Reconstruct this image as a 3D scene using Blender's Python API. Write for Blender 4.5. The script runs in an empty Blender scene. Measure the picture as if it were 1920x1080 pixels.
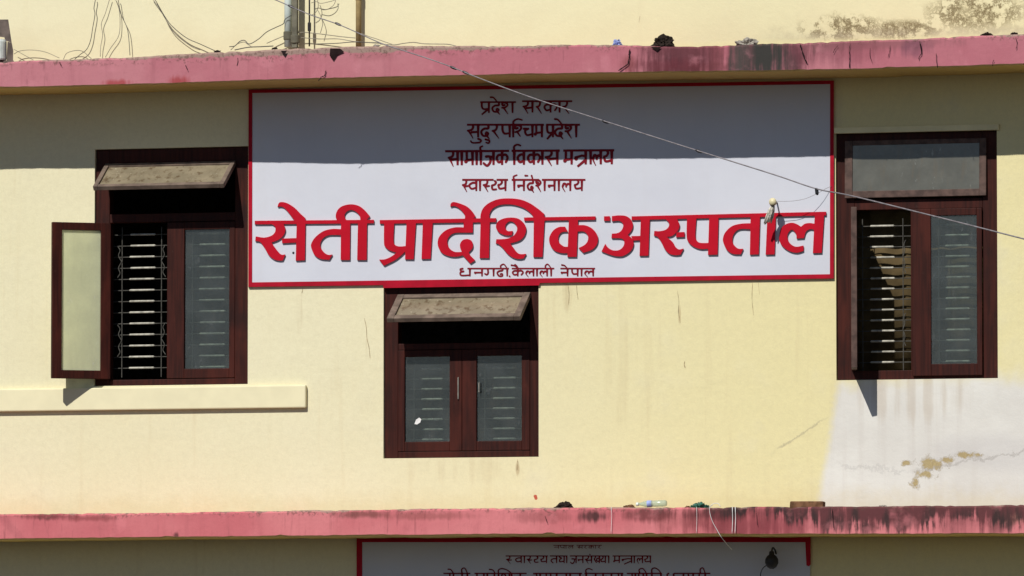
import bpy, bmesh, math, random
import numpy as np
from mathutils import Vector, Matrix, noise as mnoise
R = math.radians
random.seed(7)
scene = bpy.context.scene
C = scene.collection

# ------------------------------------------------------------------ camera
F_PX, YAW, PITCH, DIST = 13500.0, R(14.87), R(3.70), 46.55
ZC = 1.6 + DIST * math.sin(PITCH)
fwd = Vector((-math.sin(YAW) * math.cos(PITCH), math.cos(YAW) * math.cos(PITCH), math.sin(PITCH)))
cam_loc = Vector((0, 0, ZC)) - fwd * DIST
cd = bpy.data.cameras.new('camera')
cam = bpy.data.objects.new('camera', cd); C.objects.link(cam)
cam.location = cam_loc
cam.rotation_euler = fwd.to_track_quat('-Z', 'Y').to_euler()
cd.sensor_width = 36.0; cd.lens = 36.0 * F_PX / 1920.0
cd.clip_start = 0.5; cd.clip_end = 3000
scene.camera = cam
right = fwd.cross(Vector((0, 0, 1))).normalized(); up = right.cross(fwd)

# ------------------------------------------------------------------ light
SUN = Vector((-0.21, -1.0, 0.96)).normalized()
w = bpy.data.worlds.new('World'); scene.world = w; w.use_nodes = True
wn = w.node_tree; bg = wn.nodes['Background']
sky = wn.nodes.new('ShaderNodeTexSky'); sky.sky_type = 'NISHITA'; sky.sun_disc = False
sky.air_density = .9; sky.dust_density = .3; sky.ozone_density = 2.4; sky.altitude = 600; sky.sun_elevation = math.asin(SUN.z); sky.sun_rotation = math.atan2(SUN.x, SUN.y)
wn.links.new(sky.outputs[0], bg.inputs[0]); bg.inputs[1].default_value = 0.066
sl = bpy.data.lights.new('sun', 'SUN'); sl.energy = 5.0; sl.angle = R(0.5); sl.color = (1.0, 0.98, 0.925)
so = bpy.data.objects.new('sun', sl); C.objects.link(so); so.location = (0, -20, 20)
so.rotation_euler = (-SUN).to_track_quat('-Z', 'Y').to_euler()
scene.view_settings.view_transform = 'Standard'; scene.view_settings.look = 'None'
scene.view_settings.exposure = -0.17; scene.view_settings.gamma = 1.0

# ------------------------------------------------------------------ helpers
def at(px, py, d=0.0):
    """point of the vertical plane d metres in front of the facade seen at a photo position"""
    r = fwd * F_PX + right * (px - 960) - up * (py - 540)
    t = (-d - cam_loc.y) / r.y
    return cam_loc + r * t

def link(name, mesh, mat=None, parent=None, smooth=False):
    o = bpy.data.objects.new(name, mesh); C.objects.link(o)
    if mat: mesh.materials.append(mat)
    if parent:
        o.parent = parent
        p = parent; off = Vector((0, 0, 0))
        while p: off += p.location; p = p.parent
        mesh.transform(Matrix.Translation(-off))
    if smooth:
        for f in mesh.polygons: f.use_smooth = True
    return o

def from_bm(name, bm, mat=None, parent=None, smooth=False, normals=True):
    if normals: bmesh.ops.recalc_face_normals(bm, faces=bm.faces)
    me = bpy.data.meshes.new(name); bm.to_mesh(me); bm.free()
    return link(name, me, mat, parent, smooth)

def tag(o, label=None, cat=None, group=None, kind=None):
    if label: o['label'] = label
    if cat: o['category'] = cat
    if group: o['group'] = group
    if kind: o['kind'] = kind
    return o

def empty(name, loc, label=None, cat=None, group=None):
    o = bpy.data.objects.new(name, None); C.objects.link(o); o.location = loc
    o.empty_display_size = .1
    return tag(o, label, cat, group)

def box(bm, x0, x1, y0, y1, z0, z1, bev=0.0, M=None):
    vs = [bm.verts.new((x, y, z)) for x in (x0, x1) for y in (y0, y1) for z in (z0, z1)]
    fs = [(0, 1, 3, 2), (4, 6, 7, 5), (0, 4, 5, 1), (2, 3, 7, 6), (0, 2, 6, 4), (1, 5, 7, 3)]
    faces = [bm.faces.new([vs[i] for i in f]) for f in fs]
    geo = vs
    if bev:
        r = bmesh.ops.bevel(bm, geom=list({e for f in faces for e in f.edges}), offset=bev, segments=2, affect='EDGES', profile=.5)
        geo = list({v for f in r['faces'] for v in f.verts} | {v for v in vs if v.is_valid})
    if M: bmesh.ops.transform(bm, matrix=M, verts=geo)

def tube(bm, pts, r, seg=8, cap=True):
    pts = [Vector(p) for p in pts]
    rings = []; n = len(pts); ref = None
    rr = r if isinstance(r, (list, tuple)) else [r] * n
    for i, p in enumerate(pts):
        t = (pts[min(i + 1, n - 1)] - pts[max(i - 1, 0)]).normalized()
        if ref is None:
            ref = t.orthogonal().normalized()
        ref = (ref - t * ref.dot(t)).normalized(); b = t.cross(ref)
        rings.append([bm.verts.new(p + (ref * math.cos(a) + b * math.sin(a)) * rr[i]) for a in [2 * math.pi * k / seg for k in range(seg)]])
    for A, B in zip(rings, rings[1:]):
        for k in range(seg):
            bm.faces.new((A[k], A[(k + 1) % seg], B[(k + 1) % seg], B[k]))
    if cap:
        bm.faces.new(rings[0][::-1]); bm.faces.new(rings[-1])

def lathe(bm, prof, M, seg=20):
    rings = [[bm.verts.new(M @ Vector((r * math.cos(a), r * math.sin(a), h))) for a in [2 * math.pi * k / seg for k in range(seg)]] for r, h in prof]
    for A, B in zip(rings, rings[1:]):
        for k in range(seg): bm.faces.new((A[k], A[(k + 1) % seg], B[(k + 1) % seg], B[k]))
    bm.faces.new(rings[0][::-1]); bm.faces.new(rings[-1])

def crom(pts, n=6):
    """Catmull-Rom through tuples"""
    if len(pts) < 3: return [tuple(p) for p in pts]
    P = [np.array(p, float) for p in pts]; P = [2 * P[0] - P[1]] + P + [2 * P[-1] - P[-2]]
    out = []
    for i in range(1, len(P) - 2):
        for k in range(n):
            t = k / n
            out.append(tuple(.5 * ((2 * P[i]) + (-P[i - 1] + P[i + 1]) * t + (2 * P[i - 1] - 5 * P[i] + 4 * P[i + 1] - P[i + 2]) * t * t + (-P[i - 1] + 3 * P[i] - 3 * P[i + 1] + P[i + 2]) * t ** 3)))
    out.append(tuple(P[-2])); return out

# ------------------------------------------------------------------ shader helpers
class S:
    """a value socket with arithmetic"""
    def __init__(s, nt, sock): s.nt, s.k = nt, sock
    def _m(s, op, *a, clamp=False):
        n = s.nt.nodes.new('ShaderNodeMath'); n.operation = op; n.use_clamp = clamp
        for i, v in enumerate((s,) + a):
            if isinstance(v, S): s.nt.links.new(v.k, n.inputs[i])
            else: n.inputs[i].default_value = v
        return S(s.nt, n.outputs[0])
    def __add__(s, o): return s._m('ADD', o)
    __radd__ = __add__
    def __mul__(s, o): return s._m('MULTIPLY', o)
    __rmul__ = __mul__
    def __sub__(s, o): return s._m('SUBTRACT', o)
    def __rsub__(s, o): return (s * -1.0) + o
    def pow(s, o): return s._m('POWER', o)
    def abs(s): return s._m('ABSOLUTE')
    def max(s, o): return s._m('MAXIMUM', o)
    def min(s, o): return s._m('MINIMUM', o)
    def step(s, a, b):
        n = s.nt.nodes.new('ShaderNodeMapRange'); n.interpolation_type = 'SMOOTHSTEP'
        s.nt.links.new(s.k, n.inputs[0]); n.inputs[1].default_value = a; n.inputs[2].default_value = b
        return S(s.nt, n.outputs[0])

class Mat:
    def __init__(s, name):
        s.m = bpy.data.materials.new(name); s.m.use_nodes = True; s.nt = s.m.node_tree
        s.b = s.nt.nodes['Principled BSDF']; s.out = s.nt.nodes['Material Output']
        tc = s.nt.nodes.new('ShaderNodeTexCoord'); s.P = tc.outputs['Object']
        sep = s.nt.nodes.new('ShaderNodeSeparateXYZ'); s.nt.links.new(s.P, sep.inputs[0])
        s.x, s.y, s.z = (S(s.nt, sep.outputs[i]) for i in range(3))
    def noise(s, scale, detail=4, stretch=(1, 1, 1), rough=.55, off=0.0):
        mp = s.nt.nodes.new('ShaderNodeMapping'); mp.inputs['Scale'].default_value = stretch
        mp.inputs['Location'].default_value = (off, off * .7, off * 1.3)
        s.nt.links.new(s.P, mp.inputs[0])
        n = s.nt.nodes.new('ShaderNodeTexNoise'); s.nt.links.new(mp.outputs[0], n.inputs['Vector'])
        n.inputs['Scale'].default_value = scale; n.inputs['Detail'].default_value = detail; n.inputs['Roughness'].default_value = rough
        return S(s.nt, n.outputs[0])
    def mix(s, f, a, b):
        n = s.nt.nodes.new('ShaderNodeMix'); n.data_type = 'RGBA'
        if isinstance(f, S): s.nt.links.new(f.k, n.inputs[0])
        else: n.inputs[0].default_value = f
        for i, v in ((6, a), (7, b)):
            if isinstance(v, tuple): n.inputs[i].default_value = (*v, 1)
            else: s.nt.links.new(v, n.inputs[i])
        return n.outputs[2]
    def color(s, c):
        if isinstance(c, tuple): s.b.inputs['Base Color'].default_value = (*c, 1)
        else: s.nt.links.new(c, s.b.inputs['Base Color'])
    def rough(s, v, spec=.3, metal=0):
        if isinstance(v, S): s.nt.links.new(v.k, s.b.inputs['Roughness'])
        else: s.b.inputs['Roughness'].default_value = v
        s.b.inputs['Specular IOR Level'].default_value = spec; s.b.inputs['Metallic'].default_value = metal
    def bump(s, h, dist=.01, strength=1.0):
        n = s.nt.nodes.new('ShaderNodeBump'); n.inputs['Strength'].default_value = strength; n.inputs['Distance'].default_value = dist
        s.nt.links.new(h.k, n.inputs['Height']); s.nt.links.new(n.outputs[0], s.b.inputs['Normal'])
    def blob(s, px, py, rx, ry, nz, amp=1.0, d=0.0):
        """soft patch round a spot of the facade, its edge broken by noise"""
        p = at(px, py, d); k = 1 / 290.0
        a = (s.x - p.x) * (1 / (rx * k)); b = (s.z - p.z) * (1 / (ry * k))
        r = (a * a + b * b).pow(.5)
        return (1.0 - r + (nz - .5) * amp)

def simple(name, col, rough=.6, spec=.3, metal=0, var=.25, scale=20):
    m = Mat(name); n = m.noise(scale, 3)
    m.color(m.mix(n.step(.3, .7), tuple(c * (1 - var) for c in col), tuple(min(1, c * (1 + var)) for c in col)))
    m.rough(rough, spec, metal); return m.m

# ------------------------------------------------------------------ materials
def wall_material():
    m = Mat('cream_plaster')
    big = m.noise(.55, 4, off=3); mid = m.noise(2.6, 5); fine = m.noise(26, 5, rough=.7); grain = m.noise(75, 3, rough=.8); rag = m.noise(17, 6, rough=.8, off=8); spk = m.noise(9, 6, rough=.75, off=5)
    streak = m.noise(1.0, 5, (16, 1, .8), off=2)
    c = m.mix(big.step(.32, .68), (.73, .665, .435), (.75, .69, .475))
    # the right half was painted a yellower cream than the left
    c = m.mix((m.x * .33 + big * .7).step(-.1, 1.0) * .6, c, (.74, .64, .30))
    c = m.mix(mid.step(.5, .8) * .35, c, (.735, .68, .48))
    c = m.mix(streak.step(.56, .76) * .22, c, (.58, .47, .27))
    c = m.mix(fine.step(.35, .75) * .16, c, (.46, .40, .25))
    c = m.mix(grain.step(.3, .75) * .13, c, (.40, .36, .25))
    c = m.mix((mid * .5 + spk * .5).step(.55, .66) * .22, c, (.60, .54, .37))
    # storey above: paler, dirtier
    z_up = at(960, 90).z
    upm = m.z.step(z_up - .02, z_up + .03)
    c = m.mix(upm * .55, c, (.74, .685, .455))
    c = m.mix((m.z * -1.0 + z_up + .30 + (mid - .5) * .5).step(0, .3) * upm * .28, c, (.60, .50, .30))
    # grey-white repaired patch at the lower right, edge hand-brushed
    pa, pb = at(1568, 715), at(1532, 945)
    edge = m.x - pa.x - (m.z - pa.z) * ((pb.x - pa.x) / (pb.z - pa.z)) + (fine - .5) * .05 + (mid - .5) * .06
    below = (m.z * -1.0 + (at(1720, 706).z) + (mid - .5) * .35)
    zfloor = at(960, 1006).z
    patch = edge.step(-.02, .05) * below.step(-.06, .10) * (m.z - zfloor).step(0, .02)
    pc = m.mix(mid.step(.35, .7), (.63, .60, .55), (.70, .675, .62))
    pc = m.mix(streak.step(.5, .75) * .3, pc, (.52, .47, .42))
    pc = m.mix(m.blob(1850, 850, 230, 60, mid, 1.6).step(.15, .8) * .35, pc, (.45, .42, .42))
    c = m.mix(patch, c, pc)
    # ochre undercoat showing where the patch flaked
    fl = m.blob(1746, 870, 40, 22, rag, 3.0).max(m.blob(1775, 862, 34, 12, rag, 3.0)).max(m.blob(1812, 853, 48, 9, rag, 3.0)).max(m.blob(1735, 888, 26, 16, rag, 3.2)).max(m.blob(1716, 904, 12, 16, rag, 3.4)).max(m.blob(1700, 868, 18, 8, rag, 3.2))
    c = m.mix(fl.step(.28, .46) * .5, c, (.34, .29, .22))
    c = m.mix(fl.step(.52, .72) * .7, c, m.mix(grain.step(.3, .7), (.29, .19, .045), (.44, .32, .09)))
    # ragged grey crack trailing right and left of it
    d2 = (m.z - at(1830, 862).z) - (m.x - at(1830, 862).x) * .16
    cr = (1.0 - (d2 + (spk - .5) * .22 + (rag - .5) * .06).abs() * 70).max(0.0) * m.blob(1830, 862, 150, 80, spk, .8).step(.05, .4)
    c = m.mix(cr * .6, c, (.33, .30, .27))
    d3 = (m.z - at(1640, 880).z) - (m.x - at(1640, 880).x) * -.1
    cr = (1.0 - (d3 + (spk - .5) * .30 + (rag - .5) * .08).abs() * 60).max(0.0) * m.blob(1640, 880, 110, 60, rag, 1.2).step(.2, .6)
    c = m.mix(cr * .4, c, (.38, .36, .34))
    # faint dirty diagonal scar
    d = (m.z - at(1500, 815).z) - (m.x - at(1500, 815).x) * .62
    scar = (1.0 - (d + (spk - .5) * .10).abs() * 90).max(0.0) * m.blob(1500, 815, 75, 70, spk, .8).step(.1, .5)
    c = m.mix(scar * .55, c, (.30, .26, .19))
    # mould on the upper right wall, above the slab
    mo = m.blob(1580, 52, 120, 34, spk, 2.6).max(m.blob(1830, 22, 140, 48, spk, 2.4)).max(m.blob(1690, 55, 110, 26, spk, 2.6))
    c = m.mix(mo.step(.2, .9) * .25, c, (.52, .43, .22))
    ridge = (1.0 - (spk - .5).abs() * 16).max(0.0)
    c = m.mix(mo.step(.15, .6) * ridge * .9, c, (.16, .115, .05))
    ridge2 = (1.0 - (rag - .5).abs() * 14).max(0.0)
    c = m.mix(mo.step(.3, .8) * ridge2 * .7, c, (.15, .11, .05))
    low = (m.z * -1.0 + at(1600, 62).z + .05 + (spk - .5) * .3).step(0, .1) * m.x.step(at(1360, 60).x, at(1560, 60).x) * upm
    c = m.mix(low * .55, c, (.36, .30, .21))
    c = m.mix(mo.step(.5, 1.0) * fine.step(.55, .7) * .35, c, (.13, .10, .05))
    # drips under the sign and below the windows
    for px, py, rx, ry, k in ((1062, 556, 22, 44, .3), (1078, 550, 10, 34, .35), (1274, 590, 4, 26, .5), (1412, 555, 18, 36, .25), (690, 620, 8, 110, .35),
                              (1720, 740, 150, 70, .22), (865, 880, 150, 40, .12), (970, 880, 6, 22, .8), (560, 580, 14, 70, .2), (1180, 690, 90, 160, .08)):
        c = m.mix((m.blob(px, py, rx, ry, streak, 1.4)).step(.25, .75) * streak.step(.42, .6) * k, c, (.36, .24, .12))
    for px, py in ((1005, 934), (1004, 931)):
        c = m.mix(m.blob(px, py, 5, 5, spk, 1).step(.2, .5), c, (.45, .03, .03))
    # splash of dirt along the top of the lower slab
    zl = at(960, 955).z
    low = (m.z * -1.0 + zl + .16 + (spk - .5) * .25).step(0, .16) * (m.z - zl + .02).step(0, .01)
    c = m.mix(low * .3, c, (.55, .43, .2))
    m.color(c); m.rough(.9, .15)
    m.bump(big * .9 + mid * .45 + fine * .10 + grain * .03, .035, .42)
    return m.m

def slab_material(name, base, alt, d, spots, drip, top_py):
    m = Mat(name)
    big = m.noise(1.3, 4, off=1); mid = m.noise(6, 5); fine = m.noise(38, 5, rough=.7)
    st = m.noise(1.0, 5, (13, 1, 1.6), off=4); st2 = m.noise(1.0, 6, (30, 1, 2.4), off=9, rough=.65)
    c = m.mix(big.step(.35, .65), base, alt)
    c = m.mix(st.step(.5, .75) * .35, c, tuple(v * .62 for v in base))
    c = m.mix(st2.step(.55, .8) * .25, c, tuple(min(1, v * 1.35 + .05) for v in base))
    c = m.mix(fine.step(.5, .85) * .25, c, tuple(v * .55 for v in base))
    for px, py, rx, ry, k, col in spots:
        c = m.mix(m.blob(px, py, rx, ry, st2 * .5 + mid * .35 + st * .15, 3.0, d).step(-.05, .75) * (st * .7 + .62).min(1.0) * k, c, col)
    if drip:   # black mould running down from the top edge towards the right-hand end
        x0, x1, zt, hgt = at(drip[0], 980, d).x, at(drip[1], 980, d).x, at(1500, 951, d).z, .165
        reach = (m.x - x0) * (1 / (x1 - x0))
        depth = (m.z * -1.0 + zt) * (1 / hgt)
        k = st2 * 1.1 + mid * .9 + reach.min(1.0).max(0.0) * .34 - depth * .42
        c = m.mix((reach.step(-.05, .35) * k.step(.96, 1.16)) * .94, c, (.035, .022, .022))
        k3 = st * 1.4 + reach.min(1.0).max(0.0) * .35 - depth * .35
        c = m.mix(reach.step(0, .4) * k3.step(.72, 1.0) * .55, c, (.17, .045, .05))
    hair = m.noise(1.0, 4, (42, 1, 3.5), off=14, rough=.6)
    wob = m.noise(.9, 3, off=21)
    c = m.mix(hair.step(.58, .70) * wob.step(.42, .6) * .4, c, tuple(v * .28 for v in base))
    c = m.mix(mid.step(.56, .72) * .35, c, tuple(min(1, v * 1.25 + .06) for v in base))
    # crumbled unpainted top edge
    zt = at(960, top_py, d).z
    e = (m.z - zt + .012 + (mid - .5) * .07 + (fine - .5) * .03).step(0, .012)
    c = m.mix(e * .8, c, (.28, .22, .17))
    e2 = (m.z - zt + .045 + (mid - .5) * .12).step(0, .03) * fine.step(.5, .6)
    c = m.mix(e2 * .6, c, (.12, .06, .05))
    # scuffs along the drip edge
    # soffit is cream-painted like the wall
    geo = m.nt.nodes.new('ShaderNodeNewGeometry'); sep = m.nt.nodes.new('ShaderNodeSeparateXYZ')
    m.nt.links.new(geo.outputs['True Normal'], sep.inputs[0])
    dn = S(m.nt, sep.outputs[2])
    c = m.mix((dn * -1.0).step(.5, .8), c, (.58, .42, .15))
    m.color(c); m.rough(.85, .2); m.bump(mid * .6 + fine * .12 + st * .4, .02, .5)
    return m.m

M_wall = wall_material()
M_up = slab_material('pink_painted_concrete', (.42, .135, .165), (.47, .18, .205), .52,
    [(1278, 108, 100, 74, 1.0, (.05, .015, .02)), (1315, 96, 150, 34, .6, (.17, .05, .06)), (1335, 128, 150, 14, .6, (.13, .03, .035)), (1560, 90, 110, 40, .5, (.20, .06, .08)), (1490, 96, 34, 70, .85, (.10, .03, .04)), (1640, 84, 200, 16, .5, (.16, .07, .07)), (1250, 122, 90, 16, .6, (.14, .03, .04)), (1425, 104, 88, 76, 1.0, (.04, .037, .033)), (1388, 100, 24, 44, .5, (.10, .07, .065)),
     (1350, 104, 20, 40, .5, (.20, .05, .06)), (1508, 100, 18, 44, .7, (.13, .04, .05)), (1180, 118, 20, 20, .5, (.2, .05, .05)), (1620, 95, 70, 26, .35, (.25, .07, .09)),
     (1720, 90, 40, 22, .6, (.16, .06, .09)), (335, 152, 30, 14, .8, (.30, .035, .035)), (220, 156, 40, 10, .8, (.32, .04, .04)), (700, 105, 60, 14, .3, (.25, .07, .08)), (110, 140, 120, 40, .25, (.42, .14, .17))],
    None, 90)
M_low = slab_material('red_pink_painted_concrete', (.52, .135, .15), (.60, .19, .20), .52,
    [(90, 968, 80, 9, .8, (.13, .03, .03)), (160, 972, 70, 8, .6, (.2, .04, .04)), (330, 1004, 8, 8, .9, (.06, .02, .02)), (690, 965, 70, 10, .7, (.14, .05, .04)), (800, 968, 130, 10, .5, (.2, .06, .05)),
     (1020, 970, 90, 14, .5, (.22, .06, .06)), (1115, 968, 34, 14, .95, (.06, .025, .025)), (1220, 966, 70, 16, .8, (.12, .03, .03)), (1300, 975, 90, 28, .55, (.2, .05, .05)), (1400, 980, 150, 60, .8, (.17, .032, .038)), (1360, 962, 130, 18, .7, (.07, .02, .022)), (1620, 962, 260, 26, .65, (.055, .02, .02)), (1800, 975, 60, 46, .6, (.10, .025, .03)), (1480, 985, 130, 34, .6, (.22, .045, .055)),
     (1895, 965, 50, 26, .8, (.14, .10, .06)), (1870, 985, 26, 36, .75, (.09, .03, .03))],
    (1200, 1620), 953)
M_cream = simple('cream_paint', (.74, .66, .40), .85, .2, var=.08, scale=6)
M_ledge = simple('pale_cream_paint', (.73, .665, .44), .85, .2, var=.035, scale=7)
def wood():
    m = Mat('dark_red_brown_wood'); g = m.noise(1.0, 5, (60, 60, 3)); b = m.noise(4, 3)
    c = m.mix(g.step(.3, .7), (.024, .0048, .003), (.048, .0092, .0055))
    c = m.mix(b.step(.5, .75) * .6, c, (.014, .005, .004))
    c = m.mix(m.noise(7, 5, (1, 1, .4), off=6).step(.52, .7) * .5, c, (.075, .014, .008))
    c = m.mix(m.noise(30, 5, rough=.75).step(.62, .75) * .25, c, (.09, .055, .042))
    m.color(c); m.rough(.6, .15); m.bump(g * .3, .004, .4); return m.m
M_wood = wood()
M_woodgrey = simple('dusty_weathered_wood', (.15, .11, .085), .75, .2, var=.3, scale=14)
M_woodmid = simple('faded_brown_wood', (.085, .05, .04), .65, .25, var=.35, scale=18)
def glass(name, alb, opaque, dirt=(.2, .16, .11), dirt_amt=.3, tl=.35, var=.25):
    m = Mat(name); nt = m.nt
    n = m.noise(7, 5); st = m.noise(1, 5, (26, 26, 5)); f = m.noise(60, 4, rough=.7)
    c = m.mix(n.step(.35, .7), alb, tuple(v * (1 + var) for v in alb))
    c = m.mix(st.step(.5, .7) * dirt_amt, c, dirt)
    sp = m.noise(34, 4, (1, 1, .45), rough=.7, off=4).step(.60, .70) * m.noise(5, 3, off=9).step(.42, .62)
    c = m.mix(sp * .6, c, tuple(min(.6, v * 1.6 + .16) for v in alb))
    dif = nt.nodes.new('ShaderNodeBsdfDiffuse'); nt.links.new(c, dif.inputs[0])
    trl = nt.nodes.new('ShaderNodeBsdfTranslucent'); nt.links.new(c, trl.inputs[0])
    mx0 = nt.nodes.new('ShaderNodeMixShader'); mx0.inputs[0].default_value = tl
    nt.links.new(dif.outputs[0], mx0.inputs[1]); nt.links.new(trl.outputs[0], mx0.inputs[2])
    tr = nt.nodes.new('ShaderNodeBsdfTransparent'); tr.inputs[0].default_value = (.86, .92, .90, 1)
    gl = nt.nodes.new('ShaderNodeBsdfGlossy'); gl.inputs[0].default_value = (1, .95, .9, 1); gl.inputs[1].default_value = .22
    mx = nt.nodes.new('ShaderNodeMixShader'); fac = (n - .5) * var + opaque + (f - .5) * .15 + sp * .3
    nt.links.new(fac.k, mx.inputs[0])
    nt.links.new(tr.outputs[0], mx.inputs[1]); nt.links.new(mx0.outputs[0], mx.inputs[2])
    mx2 = nt.nodes.new('ShaderNodeMixShader'); mx2.inputs[0].default_value = .06
    nt.links.new(mx.outputs[0], mx2.inputs[1]); nt.links.new(gl.outputs[0], mx2.inputs[2])
    nt.links.new(mx2.outputs[0], m.out.inputs[0]); return m.m
M_glass = glass('dusty_glass', (.082, .09, .092), .22, (.17,.16,.14), .5, var=.4)
M_glass_open = glass('frosted_glass', (.80, .80, .56), .84, dirt_amt=.06, tl=.5, var=.08)
M_glass_vent = glass('filthy_glass', (.27, .225, .15), .90, (.12, .075, .04), .8, .2)
M_glass_dull = glass('hazy_glass', (.15, .145, .12), .88, dirt_amt=.4)
M_steel = simple('pale_painted_iron', (.22, .21, .18), .6, .3, var=.25, scale=40)
M_bar = simple('worn_white_iron', (.40, .375, .31), .6, .3, var=.3, scale=30)
M_irondark = simple('rusty_dark_iron', (.05, .038, .028), .7, .3, var=.3, scale=40)
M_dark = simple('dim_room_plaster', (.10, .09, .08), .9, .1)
M_curtain = simple('drab_brown_cloth', (.11, .078, .038), .95, .05, var=.25, scale=9)
M_red = simple('red_sign_paint', (.43, .002, .015), .6, .12, var=.07, scale=8)
M_darkred = simple('dark_red_lettering_paint', (.17, .004, .012), .6, .12, var=.15, scale=14)
M_border = simple('crimson_border_paint', (.36, .003, .018), .6, .12, var=.12, scale=10)
def sign_white():
    m = Mat('white_sign_sheet'); n = m.noise(1.4, 5); f = m.noise(18, 5, rough=.7); st = m.noise(1, 4, (12, 1, 1))
    c = m.mix(n.step(.3, .7), (.535, .54, .60), (.575, .58, .635))
    c = m.mix(st.step(.5, .75) * .2, c, (.53, .52, .55)); c = m.mix(f.step(.62, .8) * .18, c, (.5, .48, .5))
    m.color(c); m.rough(.6, .25); m.bump(n + m.noise(.8, 2, (1, 1, .3)) * 1.5, .03, .3); return m.m
M_white = sign_white()
M_cable = simple('grey_black_cable', (.085, .08, .07), .6, .3)
M_cablep = simple('sun_bleached_cable', (.24, .215, .165), .7, .2)
M_wire = simple('pale_grey_wire', (.25, .22, .225), .6, .3)
M_clip = simple('black_plastic', (.015, .014, .016), .5, .4)
M_string = simple('white_string', (.72, .70, .68), .8, .1, var=.1)
M_ivory = simple('ivory_porcelain', (.66, .58, .36), .4, .4, var=.12)
M_strand = simple('dirty_white_strands', (.48, .44, .37), .7, .2, var=.35, scale=60)
M_postgrey = simple('grey_olive_post_paint', (.13, .12, .085), .7, .3, var=.3, scale=12)
M_pipeblue = simple('pale_blue_plastic_pipe', (.50, .56, .52), .5, .35, var=.12, scale=8)
M_posttan = simple('tan_rusty_pipe', (.30, .22, .10), .75, .2, var=.2, scale=16)
M_lump = simple('charred_black_rubbish', (.02, .013, .010), .85, .15, var=.4, scale=50)
M_brick = simple('weathered_brick', (.15, .075, .04), .9, .1, var=.35, scale=30)
M_blue = simple('pale_blue_plastic', (.25, .30, .55), .5, .3)
M_green = simple('dark_green_foil', (.03, .12, .08), .4, .4, var=.4, scale=40)
M_hood = simple('rusted_sheet_metal', (.12, .09, .075), .7, .35, .2, var=.35, scale=14)
M_whitecyl = simple('white_enamel', (.62, .66, .62), .4, .4, var=.12)
M_crack = simple('black_crack', (.02, .012, .012), .95, .05)
M_cement = simple('bare_cement', (.30, .27, .23), .95, .1, var=.25, scale=12)
def bottle_mat():
    m = Mat('clear_plastic'); nt = m.nt
    tr = nt.nodes.new('ShaderNodeBsdfTransparent'); tr.inputs[0].default_value = (.85, .92, .86, 1)
    m.color((.55, .62, .50)); m.rough(.15, .5)
    mx = nt.nodes.new('ShaderNodeMixShader'); mx.inputs[0].default_value = .45
    nt.links.new(tr.outputs[0], mx.inputs[1]); nt.links.new(m.b.outputs[0], mx.inputs[2]); nt.links.new(mx.outputs[0], m.out.inputs[0]); return m.m
M_bottle = bottle_mat()
def ground_mat():
    m = Mat('dusty_ground'); n = m.noise(.6, 5); f = m.noise(12, 5)
    c = m.mix(n.step(.3, .7), (.055, .05, .042), (.08, .07, .058)); c = m.mix(f.step(.5, .8) * .4, c, (.04, .036, .03))
    m.color(c); m.rough(.95, .1); m.bump(f, .01, .6); return m.m

# ------------------------------------------------------------------ ground
bm = bmesh.new()
bmesh.ops.create_grid(bm, x_segments=40, y_segments=40, size=1200)
tag(from_bm('ground', bm, ground_mat()), kind='structure')

# ------------------------------------------------------------------ the building
bld = empty('hospital_building', (0, 0, 0), 'cream plastered hospital building with pink concrete sunshades and dark brown wooden windows', 'building')
X0, X1, ZT, TH = -8.0, 8.0, 9.2, .23
def rect_px(x0, x1, y0, y1):
    xm, ym = (x0 + x1) / 2, (y0 + y1) / 2
    return at(x0, ym).x, at(x1, ym).x, at(xm, y1).z, at(xm, y0).z
W_L = rect_px(177, 465, 277, 722)
W_C = rect_px(719, 1010, 530, 858)
W_R = rect_px(1567.5, 1870, 247, 711)
holes = [W_L, W_C, W_R]
xs = sorted({X0, X1, *[h[0] for h in holes], *[h[1] for h in holes]})
zs = sorted({0, ZT, *[h[2] for h in holes], *[h[3] for h in holes]})
bm = bmesh.new(); vd = {}
def V(x, y, z):
    k = (round(x, 5), round(y, 5), round(z, 5))
    if k not in vd: vd[k] = bm.verts.new(k)
    return vd[k]
def inhole(x, z): return any(h[0] < x < h[1] and h[2] < z < h[3] for h in holes)
for i in range(len(xs) - 1):
    for j in range(len(zs) - 1):
        a, b, c, d = xs[i], xs[i + 1], zs[j], zs[j + 1]
        if inhole((a + b) / 2, (c + d) / 2): continue
        bm.faces.new((V(a, 0, c), V(b, 0, c), V(b, 0, d), V(a, 0, d)))
        bm.faces.new((V(a, TH, c), V(a, TH, d), V(b, TH, d), V(b, TH, c)))
for h in holes:
    for i in range(len(xs) - 1):
        a, b = xs[i], xs[i + 1]
        if h[0] <= a and b <= h[1]:
            for z in (h[2], h[3]): bm.faces.new((V(a, 0, z), V(b, 0, z), V(b, TH, z), V(a, TH, z)))
    for j in range(len(zs) - 1):
        c, d = zs[j], zs[j + 1]
        if h[2] <= c and d <= h[3]:
            for x in (h[0], h[1]): bm.faces.new((V(x, 0, c), V(x, 0, d), V(x, TH, d), V(x, TH, c)))
from_bm('facade_wall', bm, M_wall, bld)
bm = bmesh.new()
box(bm, X0, X0 + TH, TH, 9, 0, ZT); box(bm, X1 - TH, X1, TH, 9, 0, ZT); box(bm, X0, X1, 9, 9 + TH, 0, ZT)
from_bm('side_wall', bm, M_cream, bld)
bm = bmesh.new(); box(bm, X0 - .3, X1 + .3, -.5, 9.6, ZT, ZT + .15); from_bm('roof', bm, M_cement, bld)
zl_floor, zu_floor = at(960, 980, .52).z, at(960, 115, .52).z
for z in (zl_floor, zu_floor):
    bm = bmesh.new(); box(bm, X0 + TH, X1 - TH, TH, 9, z - .08, z + .08); from_bm('floor', bm, M_dark, bld)
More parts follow.
